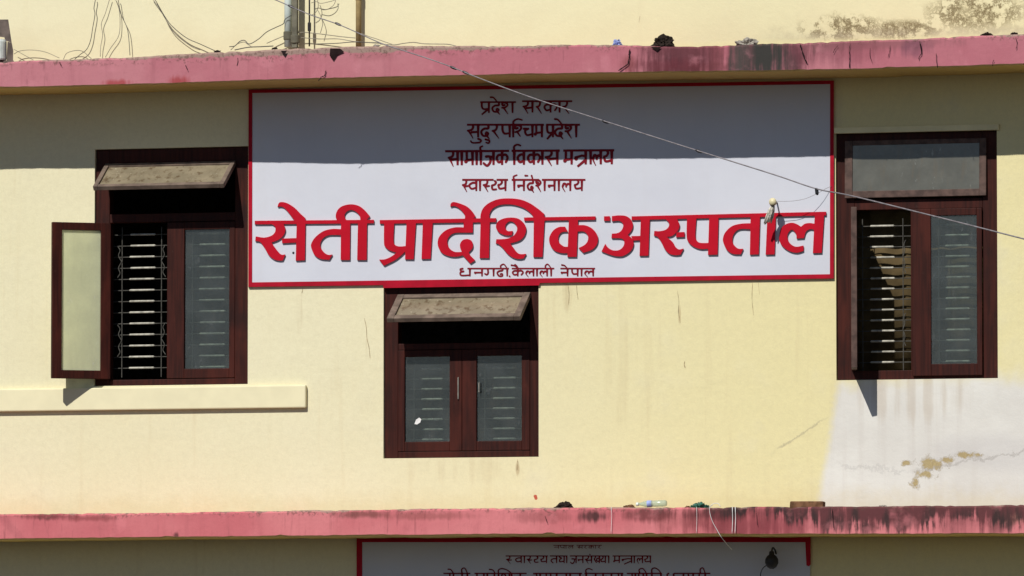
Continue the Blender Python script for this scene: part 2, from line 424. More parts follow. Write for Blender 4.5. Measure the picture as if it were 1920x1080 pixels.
bm = bmesh.new(); box(bm, X0 + TH, X1 - TH, 3.4, 3.5, zl_floor + .08, zu_floor - .08); from_bm('room_wall', bm, M_dark, bld)

# pink sunshade slabs, hand-cast edges
def sunshade(top, bot, d, mat):
    tw = sorted((at(x, y, d).x, at(x, y, d).z) for x, y in top); bw = sorted((at(x, y, d).x, at(x, y, d).z) for x, y in bot)
    bm = bmesh.new(); rows = []
    n = int((X1 - X0) / .03)
    for i in range(n + 1):
        x = X0 + (X1 - X0) * i / n
        zt = float(np.interp(x, [a for a, b in tw], [b for a, b in tw])); zb = float(np.interp(x, [a for a, b in bw], [b for a, b in bw]))
        j = mnoise.noise(Vector((x * 3.1, zt, 1))) * .006; j2 = mnoise.noise(Vector((x * 22, zt, 5))) * .0035; j3 = mnoise.noise(Vector((x * 40, zt, 8)))
        zt += j2 + j + max(0, j3 - .15) * -.022; zb += -j * .7 + mnoise.noise(Vector((x * 17, zb, 9))) * .003 + max(0, mnoise.noise(Vector((x * 9, zb, 19))) - .35) * .03
        dd = d + mnoise.noise(Vector((x * 1.3, zb, 3))) * .006 + .03 * min(1, max(0, (x + 2.0) / .8))
        e = .008
        rows.append([bm.verts.new(p) for p in ((x, 0, zb + .001), (x, -dd + e, zb), (x, -dd, zb + e), (x, -dd, zt - e * 1.5), (x, -dd + e * 1.5, zt), (x, 0, zt + .004))])
    for A, B in zip(rows, rows[1:]):
        for k in range(5): bm.faces.new((A[k], B[k], B[k + 1], A[k + 1]))
    bm.faces.new(rows[0]); bm.faces.new(rows[-1][::-1])
    return from_bm('sunshade', bm, mat, bld)
sh_up = sunshade([(0, 116), (240, 107), (400, 98), (480, 95), (600, 90), (720, 86), (920, 87), (1100, 84), (1300, 88), (1500, 81), (1700, 74), (1920, 64)],
                 [(0, 165), (240, 160), (480, 152), (840, 144), (1100, 139), (1400, 135), (1600, 132), (1920, 122)], .52, M_up)
tag(sh_up, 'pink concrete sunshade above the large sign')
sh_lo = sunshade([(0, 964), (300, 961), (600, 957), (1000, 952), (1260, 952), (1600, 950), (1920, 947)],
                 [(0, 1012), (600, 1006), (1000, 1003), (1260, 1003), (1600, 1003), (1920, 1002)], .52, M_low)
tag(sh_lo, 'mould streaked red pink concrete sunshade above the lower sign')

def ribbon(bm, pts, d, wid):
    """flat irregular line lying on a surface d in front of the wall"""
    P = crom(pts, 4); L = []
    for i, (x, y) in enumerate(P):
        a, b = P[max(i - 1, 0)], P[min(i + 1, len(P) - 1)]
        t = Vector((b[0] - a[0], b[1] - a[1])).normalized(); n = Vector((-t.y, t.x))
        h = wid * .5 * (.5 + random.random()) * (0.35 if i in (0, len(P) - 1) else 1)
        L.append((bm.verts.new(at(x + n.x * h, y + n.y * h, d)), bm.verts.new(at(x - n.x * h, y - n.y * h, d))))
    for A, B in zip(L, L[1:]): bm.faces.new((A[0], B[0], B[1], A[1]))
for pts, wd in (([(613, 131), (609, 142), (602, 147), (597, 152)], 2.4), ([(1182, 92), (1180, 108), (1176, 120), (1160, 133)], 3.0),
                ([(1594, 82), (1592, 105), (1593, 128)], 2.0), ([(1632, 90), (1634, 118)], 1.6), ([(1724, 78), (1727, 100), (1722, 112)], 3.0), ([(1757, 100), (1760, 128)], 1.8),
                ([(1502, 82), (1506, 100), (1512, 118)], 3.4), ([(349, 122), (350, 132)], 2), ([(113, 116), (114, 124)], 2), ([(444, 108), (444, 124)], 1.6), ([(1905, 70), (1903, 92)], 1.6), ([(1570, 85), (1561, 100)], 1.4),
                ([(1668, 85), (1666, 108)], 1.6), ([(1862, 112), (1860, 124)], 2)):
    bm = bmesh.new(); ribbon(bm, [(x + random.uniform(-2, 2), y) for x, y in sum([[p, ((p[0] + q[0]) / 2 + random.uniform(-3, 3), (p[1] + q[1]) / 2)] for p, q in zip(pts, pts[1:])], []) + pts[-1:]], .534 if pts[0][0] < 500 else .562, wd * .62); from_bm('crack', bm, M_crack, sh_up)
for pts in ([(619, 91), (618, 104), (625, 114), (632, 103), (645, 97), (638, 91)], [(526, 95), (533, 104), (538, 95)], [(1220, 88), (1232, 96), (1240, 88)]):
    bm = bmesh.new(); bm.faces.new([bm.verts.new(at(x, y, .562)) for x, y in pts]); from_bm('broken_edge', bm, M_crack, sh_up)
for pts, wd in (([(1418, 962), (1420, 985)], 2), ([(1560, 955), (1563, 990)], 3), ([(1022, 968), (1026, 980)], 2.6)):
    bm = bmesh.new(); ribbon(bm, pts, .562, wd); from_bm('crack', bm, M_crack, sh_lo)

M_hair = simple('brown_hairline', (.34, .26, .15), .95, .05)
for pts, wd in (([(568, 540), (567, 545), (566, 550)], 1.6), ([(683, 596), (687, 615), (688, 634), (692, 652), (694, 672)], 1.3), ([(1270, 545), (1273, 566), (1272, 584), (1276, 606)], 1.5), ([(1065, 534), (1067, 552), (1066, 572)], 1.4),
                ([(1081, 534), (1082, 548), (1084, 562)], 1.4), ([(1284, 677), (1283, 684), (1285, 690)], 2.0), ([(970, 861), (971, 870), (969, 882)], 2.0), ([(1411, 530), (1410, 560), (1413, 592)], 1.2), ([(1422, 530), (1424, 552)], 1.2),
                ([(1200, 30), (1198, 42)], 2)):
    bm = bmesh.new(); ribbon(bm, pts, .0012, wd * .7); from_bm('hairline_crack', bm, M_hair, bld)

# projecting ledge under the left window, bare lintel over the right one
bm = bmesh.new()
zt, zb = at(288, 725.5, .035).z, at(288, 768, .035).z; xe = at(573, 745, .035).x
box(bm, X0, xe, -.035, -.0005, zb, zt, .008)
tag(from_bm('ledge', bm, M_ledge, bld), 'cream ledge under the left window')
bm = bmesh.new()
box(bm, at(1565, 240).x, at(1874, 240).x, -.022, -.0005, W_R[3] - .002, at(1720, 236).z, .004)
from_bm('lintel', bm, M_cream, bld)

# ------------------------------------------------------------------ windows
def xz(px, py, d=-.03): p = at(px, py, d); return p.x, p.z
def rails(bm, x0, x1, z0, z1, l, r, b, t, y0, y1, bev=.003):
    box(bm, x0, x0 + l, y0, y1, z0, z1, bev); box(bm, x1 - r, x1, y0, y1, z0, z1, bev)
    box(bm, x0 + l, x1 - r, y0 + .001, y1 - .001, z0, z0 + b, bev); box(bm, x0 + l, x1 - r, y0 + .001, y1 - .001, z1 - t, z1, bev)

def pane(name, x0, x1, z0, z1, y, mat, parent, M=None):
    bm = bmesh.new(); box(bm, x0, x1, y - .002, y + .002, z0, z1)
    if M: bmesh.ops.transform(bm, matrix=M, verts=bm.verts)
    return from_bm(name, bm, mat, parent)

def scroll(bm, x, z, s, y):
    for t in (1, -1):
        pts = crom([(x + s * .030, y, z + t * .105), (x + s * .012, y, z + t * .075), (x + s * .022, y, z + t * .04), (x, y, z)], 5)
        tube(bm, pts, .0030, 5)

def window(rect, label, jl, jr, zsill, ztrans, zhead, xmul, opening):
    """rect outer frame; jl/jr jamb widths; zsill top of bottom rail; ztrans (lo, hi); zhead underside of head; xmul mullion (x0, x1)"""
    x0, x1, z0, z1 = rect
    e = .002
    yf, yb = .022, .115
    bm = bmesh.new()
    box(bm, x0 + e, x0 + jl, yf, yb, z0 + e, z1 - e, .004); box(bm, x1 - jr, x1 - e, yf, yb, z0 + e, z1 - e, .004)
    box(bm, x0 + jl, x1 - jr, yf + .001, yb - .001, z0 + e, zsill, .003); box(bm, x0 + jl, x1 - jr, yf + .001, yb - .001, zhead, z1 - e, .003)
    box(bm, x0 + jl, x1 - jr, yf + .002, yb - .002, ztrans[0], ztrans[1], .003)
    if xmul: box(bm, xmul[0], xmul[1], yf + .003, yb - .003, zsill, ztrans[0], .003)
    wn_ = from_bm('window', bm, M_wood, bld); tag(wn_, label)
    return wn_

def sash(parent, x0, x1, z0, z1, l, r, b, t, gm, wood=None, hinge=None, ang=0, y0=.018, y1=.055, tilt=0):
    M = None
    if hinge is not None:
        M = Matrix.Translation((hinge, y0, 0)) @ Matrix.Rotation(ang, 4, 'Z') @ Matrix.Translation((-hinge, -y0, 0))
    if tilt:
        M = Matrix.Translation((0, y0, z1)) @ Matrix.Rotation(tilt, 4, 'X') @ Matrix.Translation((0, -y0, -z1))
    bm = bmesh.new(); rails(bm, x0, x1, z0, z1, l, r, b, t, y0, y1)
    if M: bmesh.ops.transform(bm, matrix=M, verts=bm.verts)
    from_bm('vent_sash' if (z1 - z0) < (x1 - x0) else 'sash', bm, wood or M_wood, parent)
    pane('glass_pane', x0 + l, x1 - r, z0 + b, z1 - t, (y0 + y1) / 2, gm, parent, M)

def grille(parent, cols, zs_, y, rods, xa, xb, scrolls, skip=()):
    bm = bmesh.new()
    for xr in rods: tube(bm, [(xr, y, zs_[0] + .05), (xr, y, zs_[-1] - .06)], .0035, 6)
    for i, z in enumerate(zs_):
        tube(bm, [(xa, y + .006, z), (xb, y + .006, z)], .003, 6)
    for s in scrolls: scroll(bm, *s, y - .006)
    from_bm('grille', bm, M_bargrey, parent)
    for i, z in enumerate(zs_):
        for (a, b) in cols:
            bm = bmesh.new()
            k = random.uniform(-.004, .004)
            tube(bm, [(a + k, y + .002, z), (a + .006 + k, y - .001, z + .001), (b - .006 + k, y - .001, z + .001), (b + k, y + .002, z)], [.0025, .0066, .0066, .0025], 8)
            from_bm('grille_bar', bm, M_bar, parent)
M_bargrey = simple('grey_grille_iron', (.075, .07, .06), .6, .3, var=.3, scale=40)

def Zp(py, px): return at(px, py, -.03).z
def Xp(px, py): return at(px, py, -.03).x

# --- left window
x0, x1, z0, z1 = W_L
ztr = (Zp(416, 320), Zp(400, 320)); zs0 = Zp(711, 320); zh = Zp(304, 320)
xm0, xm1 = Xp(312, 560), Xp(322, 560)
wl = window(W_L, 'left window, one leaf swung open and its top vent propped out', Xp(206, 500) - x0, x1 - Xp(441, 500), zs0, ztr, zh, None, None)
hx = Xp(206, 560); wleaf = Xp(313, 560) - hx
sash(wl, hx, hx + wleaf, zs0 + .004, ztr[0] - .004, .065, .065, .055, .05, M_glass_open, hinge=hx, ang=-R(180 - 32))
sash(wl, Xp(314, 560), Xp(441, 560), zs0 + .004, ztr[0] - .004, .118, .038, .062, .05, M_glass)
sash(wl, Xp(199, 330), Xp(443, 330), Zp(304, 320) - .315, Zp(304, 320), .03, .03, .032, .034, M_glass_vent, M_woodgrey, y0=.012, y1=.045, tilt=-R(57))
zz = [Zp(439 + i * 20.85, 260) for i in range(13)]
grille(wl, [(Xp(238, 560), Xp(286, 560)), (Xp(369, 560), Xp(418, 560))], zz, .085, [Xp(224, 560), Xp(298, 560), Xp(356, 560), Xp(430, 560)], Xp(207, 560), Xp(440, 560),
       [(Xp(224, 490), Zp(490, 224), -1), (Xp(298, 490), Zp(488, 298), 1), (Xp(224, 640), Zp(638, 224), -1), (Xp(298, 640), Zp(634, 298), 1)])

# --- centre window
x0, x1, z0, z1 = W_C
ztr = (Zp(655, 865), Zp(643, 865)); zs0 = Zp(846, 865); zh = Zp(552, 865)
wc = window(W_C, 'centre window below the sign, both leaves shut and its top vent propped out', Xp(747, 700) - x0, x1 - Xp(994, 700), zs0, ztr, zh, None, None)
xmid = Xp(867, 750)
sash(wc, Xp(747, 700), xmid - .001, zs0 + .002, ztr[0] - .002, .045, .082, .062, .042, M_glass)
sash(wc, xmid + .001, Xp(994, 700), zs0 + .002, ztr[0] - .002, .096, .054, .062, .042, M_glass)
sash(wc, Xp(747, 600), Xp(996, 600), Zp(550, 865) - .315, Zp(550, 865), .045, .045, .045, .042, M_glass_vent, M_woodgrey, y0=.012, y1=.045, tilt=-R(57))
zz = [Zp(690 + i * 19.0, 865) for i in range(8)]
grille(wc, [(Xp(786, 750), Xp(826, 750)), (Xp(920, 750), Xp(962, 750))], zz, .085, [Xp(772, 700), Xp(840, 700), Xp(905, 700), Xp(974, 700)], Xp(748, 700), Xp(992, 700), [])
for a, b, c in ((859, 708, 748), (898, 718, 735)):
    bm = bmesh.new(); p, q = at(a, b, -.010), at(a, c, -.010)
    tube(bm, [p + Vector((0, .008, 0)), p, q, q + Vector((0, .008, 0))], .004, 6); from_bm('handle', bm, M_steel, wc)
bm = bmesh.new()   # torn paper scrap stuck on the left pane
bm.faces.new([bm.verts.new(at(x, y, -.030)) for x, y in ((777, 795), (780, 787), (786, 783), (790, 786), (788, 792), (782, 796))])
from_bm('paper_scrap', bm, M_string, wc)

# --- right window
x0, x1, z0, z1 = W_R
ztr = (Zp(392, 1720), Zp(373, 1720)); zs0 = Zp(694, 1720); zh = Zp(270, 1720)
wr = window(W_R, 'right window, one leaf open edge-on and its top vent shut', Xp(1603, 500) - x0, x1 - Xp(1843, 500), zs0, ztr, zh, (Xp(1708, 500), Xp(1715, 500)), None)
hx = Xp(1597, 550); wleaf = .34
sash(wr, hx, hx + wleaf, zs0 + .004, ztr[0] - .004, .06, .06, .055, .05, M_glass_dull, wood=M_woodmid, hinge=hx, ang=-R(78))
sash(wr, Xp(1712, 500), Xp(1843, 500), Zp(706, 1720) + .002, ztr[0] - .002, .122, .034, .075, .045, M_glass, y0=-.004, y1=.02)
sash(wr, Xp(1586, 330), Xp(1851, 330), Zp(370, 1720), Zp(262, 1720), .050, .045, .045, .03, M_glass_dull, M_woodmid, y0=.002, y1=.02, tilt=-R(2))
zz = [Zp(422 + i * 19.7, 1690) for i in range(14)]
grille(wr, [(Xp(1628, 550), Xp(1674, 550)), (Xp(1770, 550), Xp(1816, 550))], zz, .085, [Xp(1614, 500), Xp(1690, 500), Xp(1757, 500), Xp(1829, 500)], Xp(1604, 500), Xp(1842, 500),
       [(Xp(1690, 480), Zp(480, 1692), .6), (Xp(1690, 617), Zp(617, 1692), .6)])
bm = bmesh.new(); rows = []
for i in range(61):
    x = x0 + .02 + (x1 - x0 - .04) * i / 60; y = .27 + .004 * math.sin(i * .8) + .004 * math.sin(i * .37)
    rows.append((bm.verts.new((x, y, z0 + .05)), bm.verts.new((x, y + .004 * math.sin(i), z1 - .05))))
for A, B in zip(rows, rows[1:]): bm.faces.new((A[0], B[0], B[1], A[1]))
for v in bm.verts: v.co -= Vector(((x0 + x1) / 2, .27, z0 + .05))
cu = from_bm('curtain', bm, M_curtain, smooth=True); cu.location = ((x0 + x1) / 2, .27, z0 + .05)
sol = cu.modifiers.new('thickness', 'SOLIDIFY'); sol.thickness = .003
tag(cu, 'drab brown curtain hanging behind the iron bars of the right window', 'curtain')

# ------------------------------------------------------------------ lettering: outlines and pen strokes united on a fine grid, then contoured
class Letters:
    def __init__(s, x0, y0, x1, y1, cell=.5):
        s.x0, s.y0, s.cell, s.ss = x0, y0, cell, 4
        s.nx, s.ny = int((x1 - x0) / cell), int((y1 - y0) / cell)
        s.h = cell / s.ss; s.m = np.zeros((s.ny * s.ss, s.nx * s.ss), bool)
    def poly(s, P):
        P = np.array(P, float); a = (P - (s.x0, s.y0)) / s.h
        r0, r1 = max(0, int(a[:, 1].min())), min(s.m.shape[0] - 1, int(a[:, 1].max()) + 1)
        b = np.roll(a, -1, 0)
        for r in range(r0, r1 + 1):
            y = r + .5
            k = ((a[:, 1] <= y) & (b[:, 1] > y)) | ((b[:, 1] <= y) & (a[:, 1] > y))
            if not k.any(): continue
            xs_ = np.sort(a[k, 0] + (y - a[k, 1]) / (b[k, 1] - a[k, 1]) * (b[k, 0] - a[k, 0]))
            for i in range(0, len(xs_) - 1, 2):
                s.m[r, max(0, int(round(xs_[i]))):max(0, int(round(xs_[i + 1])))] = True
    def disc(s, x, y, r):
        cx, cy, rr = (x - s.x0) / s.h, (y - s.y0) / s.h, r / s.h
        r0, r1 = max(0, int(cy - rr)), min(s.m.shape[0], int(cy + rr) + 2); c0, c1 = max(0, int(cx - rr)), min(s.m.shape[1], int(cx + rr) + 2)
        if r1 <= r0 or c1 <= c0: return
        yy, xx = np.mgrid[r0:r1, c0:c1]
        s.m[r0:r1, c0:c1] |= (xx + .5 - cx) ** 2 + (yy + .5 - cy) ** 2 <= rr * rr
    def stroke(s, pts, w0, w1=None):
        w1 = w0 if w1 is None else w1
        P = crom(pts, 8) if len(pts) > 2 else [tuple(np.array(pts[0]) + (np.array(pts[1]) - np.array(pts[0])) * t) for t in np.linspace(0, 1, 12)]
        n = len(P)
        for i in range(n - 1):
            (xa, ya), (xb, yb) = P[i], P[i + 1]; L = math.hypot(xb - xa, yb - ya)
            if L < 1e-6: continue
            wa, wb = (w0 + (w1 - w0) * i / (n - 1)) / 2, (w0 + (w1 - w0) * (i + 1) / (n - 1)) / 2
            nx_, ny_ = -(yb - ya) / L, (xb - xa) / L
            s.poly([(xa + nx_ * wa, ya + ny_ * wa), (xb + nx_ * wb, yb + ny_ * wb), (xb - nx_ * wb, yb - ny_ * wb), (xa - nx_ * wa, ya - ny_ * wa)])
            if 0 < i: s.disc(xa, ya, wa)
    def mesh(s, d0, d1):
        f = s.m.reshape(s.ny, s.ss, s.nx, s.ss).mean((1, 3))            # value of every cell centre
        f = np.pad(f, 1)
        ins = f > .5; verts = []; faces = []; vk = {}
        X = lambda i: s.x0 + (i - .5) * s.cell
        Y = lambda j: s.y0 + (j - .5) * s.cell
        def vid(key, x, y, d):
            key = (key, d)
            if key not in vk: vk[key] = len(verts); verts.append(at(x, y, d))
            return vk[key]
        full = ins[:-1, :-1] & ins[1:, :-1] & ins[:-1, 1:] & ins[1:, 1:]
        anyi = ins[:-1, :-1] | ins[1:, :-1] | ins[:-1, 1:] | ins[1:, 1:]
        for j in range(full.shape[0]):
            row = full[j]; i = 0; idx = np.flatnonzero(np.diff(np.concatenate(([0], row.astype(int), [0]))))
            for a, b in zip(idx[::2], idx[1::2]):
                faces.append([vid(('n', u, v), X(u), Y(v), d1) for u, v in ((a, j), (a, j + 1), (b, j + 1), (b, j))])
        js, is_ = np.nonzero(anyi & ~full)
        for j, i in zip(js, is_):
            cs = ((i, j), (i, j + 1), (i + 1, j + 1), (i + 1, j)); pts = []
            for k in range(4):
                (ia, ja), (ib, jb) = cs[k], cs[(k + 1) % 4]; fa, fb = f[ja, ia], f[jb, ib]
                if fa > .5: pts.append((('n', ia, ja), X(ia), Y(ja), 0))
                if (fa > .5) != (fb > .5):
                    t = (.5 - fa) / (fb - fa)
                    key = ('e',) + tuple(sorted(((ia, ja), (ib, jb))))
                    pts.append((key, X(ia + (ib - ia) * t), Y(ja + (jb - ja) * t), 1 if fa > .5 else 2))
            if len(pts) < 3: continue
            faces.append([vid(p[0], p[1], p[2], d1) for p in pts])
            for k in range(len(pts)):
                p, q = pts[k], pts[(k + 1) % len(pts)]
                if p[3] == 1 and q[3] == 2:
                    faces.append([vid(p[0], p[1], p[2], d1), vid(p[0], p[1], p[2], d0), vid(q[0], q[1], q[2], d0), vid(q[0], q[1], q[2], d1)])
        me = bpy.data.meshes.new('lettering'); me.from_pydata(verts, [], faces); me.update(); return me

def outline(P):
    """closed outline; points with a third entry are corners, the rest are smoothed"""
    n = len(P); cs = [i for i, p in enumerate(P) if len(p) > 2]
    if not cs: return crom([p[:2] for p in P] + [P[0][:2]], 5)
    out = []
    for a, b in zip(cs, cs[1:] + [cs[0] + n]):
        ch = [P[i % n][:2] for i in range(a, b + 1)]
        out += crom(ch, 5)[:-1]
    return out

c = 1
BIG = {
 460: [[(95,345,c),(1302,335,c),(1302,370,c),(95,381,c)],
  [(262,375,c),(300,405),(302,455),(265,495),(190,515),(105,503,c),(100,550,c),(150,560),(195,620),(235,690),(290,735),(345,748),(380,745,c),(405,685,c),(365,688),(330,655),(295,610),(265,565,c),(330,540),(380,500),(405,445),(395,395),(380,370,c)],
  [(370,525,c),(515,520,c),(515,565,c),(372,572,c)], [(520,360,c),(608,360,c),(603,745,c),(510,748,c)],
  [(325,203,c),(340,165),(372,155),(430,170),(500,215),(560,275),(608,318,c),(604,365,c),(520,365,c),(480,320),(440,265),(395,215),(360,200)],
  [(968,430,c),(880,428),(790,450),(710,510),(668,575),(668,620),(700,690),(760,730),(850,740,c),(882,686,c),(840,690),(800,668),(765,620),(760,570),(790,520),(850,490),(968,490,c)],
  [(968,366,c),(1062,366,c),(1058,742,c),(965,742,c)],
  [(968,378,c),(925,335),(915,290),(935,235),(985,195),(1070,178),(1150,195),(1210,240),(1262,300,c),(1232,330,c),(1235,378,c),(1168,378,c),(1165,335),(1155,290),(1115,250),(1070,235),(1030,250),(1005,285),(1015,325),(1062,378,c)],
  [(1140,362,c),(1232,362,c),(1228,742,c),(1132,742,c)]],
 690: [[(118,338,c),(1298,318,c),(1295,358,c),(120,375,c)],
  [(162,366,c),(265,366,c),(258,540),(275,590),(320,605),(388,600,c),(388,655,c),(370,662,c),(330,700),(270,745),(160,800,c),(112,738,c),(170,735),(230,710),(290,668,c),(220,645),(180,615),(162,570)],
  [(390,360,c),(485,360,c),(462,735,c),(375,735,c)], [(555,355,c),(655,355,c),(633,730,c),(542,732,c)],
  [(968,345,c),(1062,345,c),(1060,465,c),(968,465,c)],
  [(972,412,c),(880,412),(790,440),(725,500),(705,560),(715,620),(755,675),(830,705),(900,708),(960,695,c),(1035,778,c),(1085,745,c),(1040,700),(1020,665,c),(1055,625),(1062,590),(1050,550),(1010,530),(960,540),(932,580),(935,625),(950,660,c),(880,660),(830,630),(805,580),(805,535),(830,495),(880,468),(972,465,c)],
  [(833,202,c),(838,172),(865,155),(930,170),(1000,200),(1050,245),(1090,300,c),(1062,325,c),(1062,358,c),(968,358,c),(982,300),(950,245),(910,210),(870,195)],
  [(1140,345,c),(1232,345,c),(1225,722,c),(1130,722,c)]],
 900: [[(8,362,c),(5,290),(30,220),(90,165),(180,128),(280,118),(400,128),(500,165),(590,225),(655,280,c),(630,310,c),(545,312,c),(510,265),(440,215),(350,185),(270,178),(190,188),(130,220),(100,265),(95,300),(100,362,c)],
  [(332,448,c),(322,490,c),(260,492),(195,465),(162,415),(175,360),(230,325),(310,312),(390,325),(448,375),(467,430),(450,495),(400,545),(305,575,c),(340,620),(370,660),(405,682),(468,680,c),(442,725,c),(395,732),(335,718),(280,680),(225,615),(185,580),(160,575,c),(165,532,c),(235,530),(295,520),(345,490),(375,440),(368,395),(335,358),(295,352),(262,380),(256,415),(280,448)],
  [(545,300,c),(655,300,c),(632,712,c),(540,712,c)], [(445,312,c),(1170,300,c),(1168,335,c),(448,346,c)],
  [(900,325,c),(993,325,c),(978,710,c),(885,710,c)],
  [(862,405,c),(800,408),(745,440),(708,495),(700,545),(715,600),(760,650),(830,672),(895,672,c),(895,608,c),(850,605),(805,570),(792,530),(800,490),(830,460),(890,455,c)],
  [(985,390,c),(1060,390),(1130,420),(1180,475),(1195,530),(1180,590),(1130,640),(1045,670,c),(998,620,c),(1050,595),(1085,560),(1095,510),(1075,470),(1040,452),(985,455,c)]],
 1100: [[(175,300,c),(235,298,c),(235,345,c),(175,345,c)],
  [(255,298,c),(330,290),(400,298),(450,335),(468,390),(455,440),(415,490,c),(455,520),(475,570),(465,620),(430,665),(370,700),(310,705),(240,690),(150,655,c),(188,578,c),(220,620),(270,645),(330,640),(370,605),(380,560),(355,525),(250,520,c),(255,475,c),(310,470),(350,445),(370,400),(360,365),(325,345),(255,350,c)],
  [(450,500,c),(548,498,c),(548,542,c),(470,545,c)], [(455,300,c),(2425,253,c),(2425,290,c),(455,338,c)],
  [(548,322,c),(638,322,c),(625,698,c),(535,700,c)],
  [(795,325,c),(828,360),(832,400),(800,435),(740,450),(685,448,c),(680,495,c),(720,510),(755,560),(790,630),(840,680),(900,693),(950,688,c),(982,625,c),(935,635),(900,610),(870,560),(810,508,c),(870,495),(925,440),(940,385),(915,325,c)],
  [(910,462,c),(990,458,c),(990,508,c),(905,512,c)],
  [(1015,318,c),(1110,318,c),(1100,490),(1115,545),(1150,568),(1238,570,c),(1235,628,c),(1150,630),(1080,605),(1030,560),(1012,500)],
  [(1240,308,c),(1335,308,c),(1325,688,c),(1228,690,c)]],
 1300: [[(582,370,c),(480,375),(390,400),(325,460),(300,520),(305,570),(340,640),(400,680),(480,685,c),(505,628,c),(450,625),(405,580),(395,530),(415,470),(470,430),(582,430,c)],
  [(580,285,c),(675,285,c),(662,685,c),(572,688,c)], [(750,280,c),(835,280,c),(822,685,c),(732,688,c)],
  [(1115,595,c),(1115,650,c),(1050,668),(980,655),(910,610),(872,550),(870,490),(890,420),(940,378),(1000,365),(1050,380),(1090,405,c),(1130,375),(1180,368),(1228,375,c),(1228,435,c),(1180,430),(1140,455),(1120,520,c),(1045,525,c),(1040,480),(1010,440),(985,440),(955,480),(955,530),(985,580),(1040,608)],
  [(1230,272,c),(1325,272,c),(1300,670,c),(1210,672,c)]]}

# small letters as pen strokes in a unit box: headline y=0, foot y=1; 'T' marks a thin tail, 'o' a blob
ST = [(1, 0), (1, 1)]
G = {
 'aa': [ST], 'sa_half': [[(.6, 0), (.65, .2), (.5, .4), (.03, .48)], ('T', [(.18, .46), (.75, 1.1)]), [(.45, .58), (.95, .55)]],
 'sa': [[(.5, 0), (.55, .2), (.4, .4), (.03, .48)], ('T', [(.15, .46), (.55, 1.1)]), [(.38, .6), (1, .56)], ST],
 'ma': [[(.25, 0), (.25, .65)], [(.2, .66), (1, .6)], ('o', .13, .74, .13), ST],
 'pa': [[(.12, 0), (.15, .45), (.4, .70), (1, .66)], ST],
 'pra': [[(.12, 0), (.15, .45), (.4, .64), (1, .6)], [(.9, .66), (.12, 1.14)], ST],
 'ra': [[(.65, 0), (.7, .2), (.5, .42), (.03, .5)], ('T', [(.2, .48), (1, 1.1)])],
 'da': [[(.85, 0), (.85, .28), (.4, .32), (.08, .55), (.25, .85), (.65, .88), (.85, .7), (.65, .6), (.55, .75)], ('T', [(.7, .88), (1, 1.15)])],
 'sha': [[(.32, .26), (.15, .3), (.08, .15), (.25, .03), (.5, .12), (.55, .3), (.35, .48), (.04, .52)], ('T', [(.2, .5), (.6, 1.1)]), ST],
 'sha_half': [[(.45, .26), (.2, .3), (.1, .15), (.35, .03), (.8, .12), (.85, .3), (.6, .48), (.1, .6)], ('T', [(.35, .55), (.8, .95)])],
 'ka': [[(.5, .3), (.2, .3), (.05, .52), (.2, .8), (.5, .72)], [(.5, 0), (.5, 1)], [(.5, .34), (.8, .27), (.97, .5), (.8, .84)]],
 'va': [[(1, .28), (.5, .28), (.1, .5), (.4, .8), (1, .7)], ST],
 'ja': [[(.25, .4), (.65, .42), (.7, .75), (.4, 1.05), (.02, .85)], [(.6, .42), (1, .42)], ST],
 'na': [[(.05, .52), (1, .52)], ('o', .2, .6, .12), ST],
 'la': [('T', [(.2, .4), (.05, .65), (.38, 1.1)]), [(.05, .62), (.2, .35), (.45, .4), (.5, .65)], [(.5, .5), (.75, .36), (1, .5)], ST],
 'ya': [[(.4, 0), (.55, .2), (.35, .4), (.05, .45)], [(.05, .45), (.25, .78), (1, .72)], ST],
 'tha_half': [[(.6, .1), (.85, .22), (.6, .42), (.05, .5)], [(.05, .5), (.2, .85), (.98, .85)]],
 'tha': [('o', .15, .12, .1), [(.2, .2), (.55, .3), (.2, .5)], [(.2, .5), (.25, .8), (1, .72)], ST],
 'dha': [[(.3, .0), (.05, .08), (.1, .3), (.4, .35)], [(.4, .35), (.05, .5), (.15, .88), (1, .85)], ST],
 'ga': [[(.35, 0), (.4, .55), (.25, .78), (.02, .65)], ST],
 'dda': [[(.85, 0), (.8, .25), (.3, .35), (.08, .6), (.35, .95), (.8, .95), (.8, .68), (.5, .72)]],
 'cha': [[(.02, .32), (.6, .32)], [(.5, .32), (.2, .5), (.4, .82), (1, .74)], ST],
 'ta': [[(1, .38), (.4, .4), (.08, .65), (.45, 1)], ST],
 'kha': [[(.25, 0), (.28, .2), (.05, .45)], [(.1, .45), (.5, .95)], [(1, .3), (.6, .35), (.5, .55), (.7, .75), (1, .7)], ST],
 'ntra': [[(.02, .52), (.62, .38)], ('o', .12, .58, .14), [(1, .42), (.6, .36)], [(.95, .7), (.25, 1.15)], ST],
 'a': [[(.1, .02), (.5, .05), (.5, .3), (.2, .42)], [(.2, .42), (.6, .55), (.5, .9), (.02, .8)], [(.5, .45), (1, .45)], ST]}

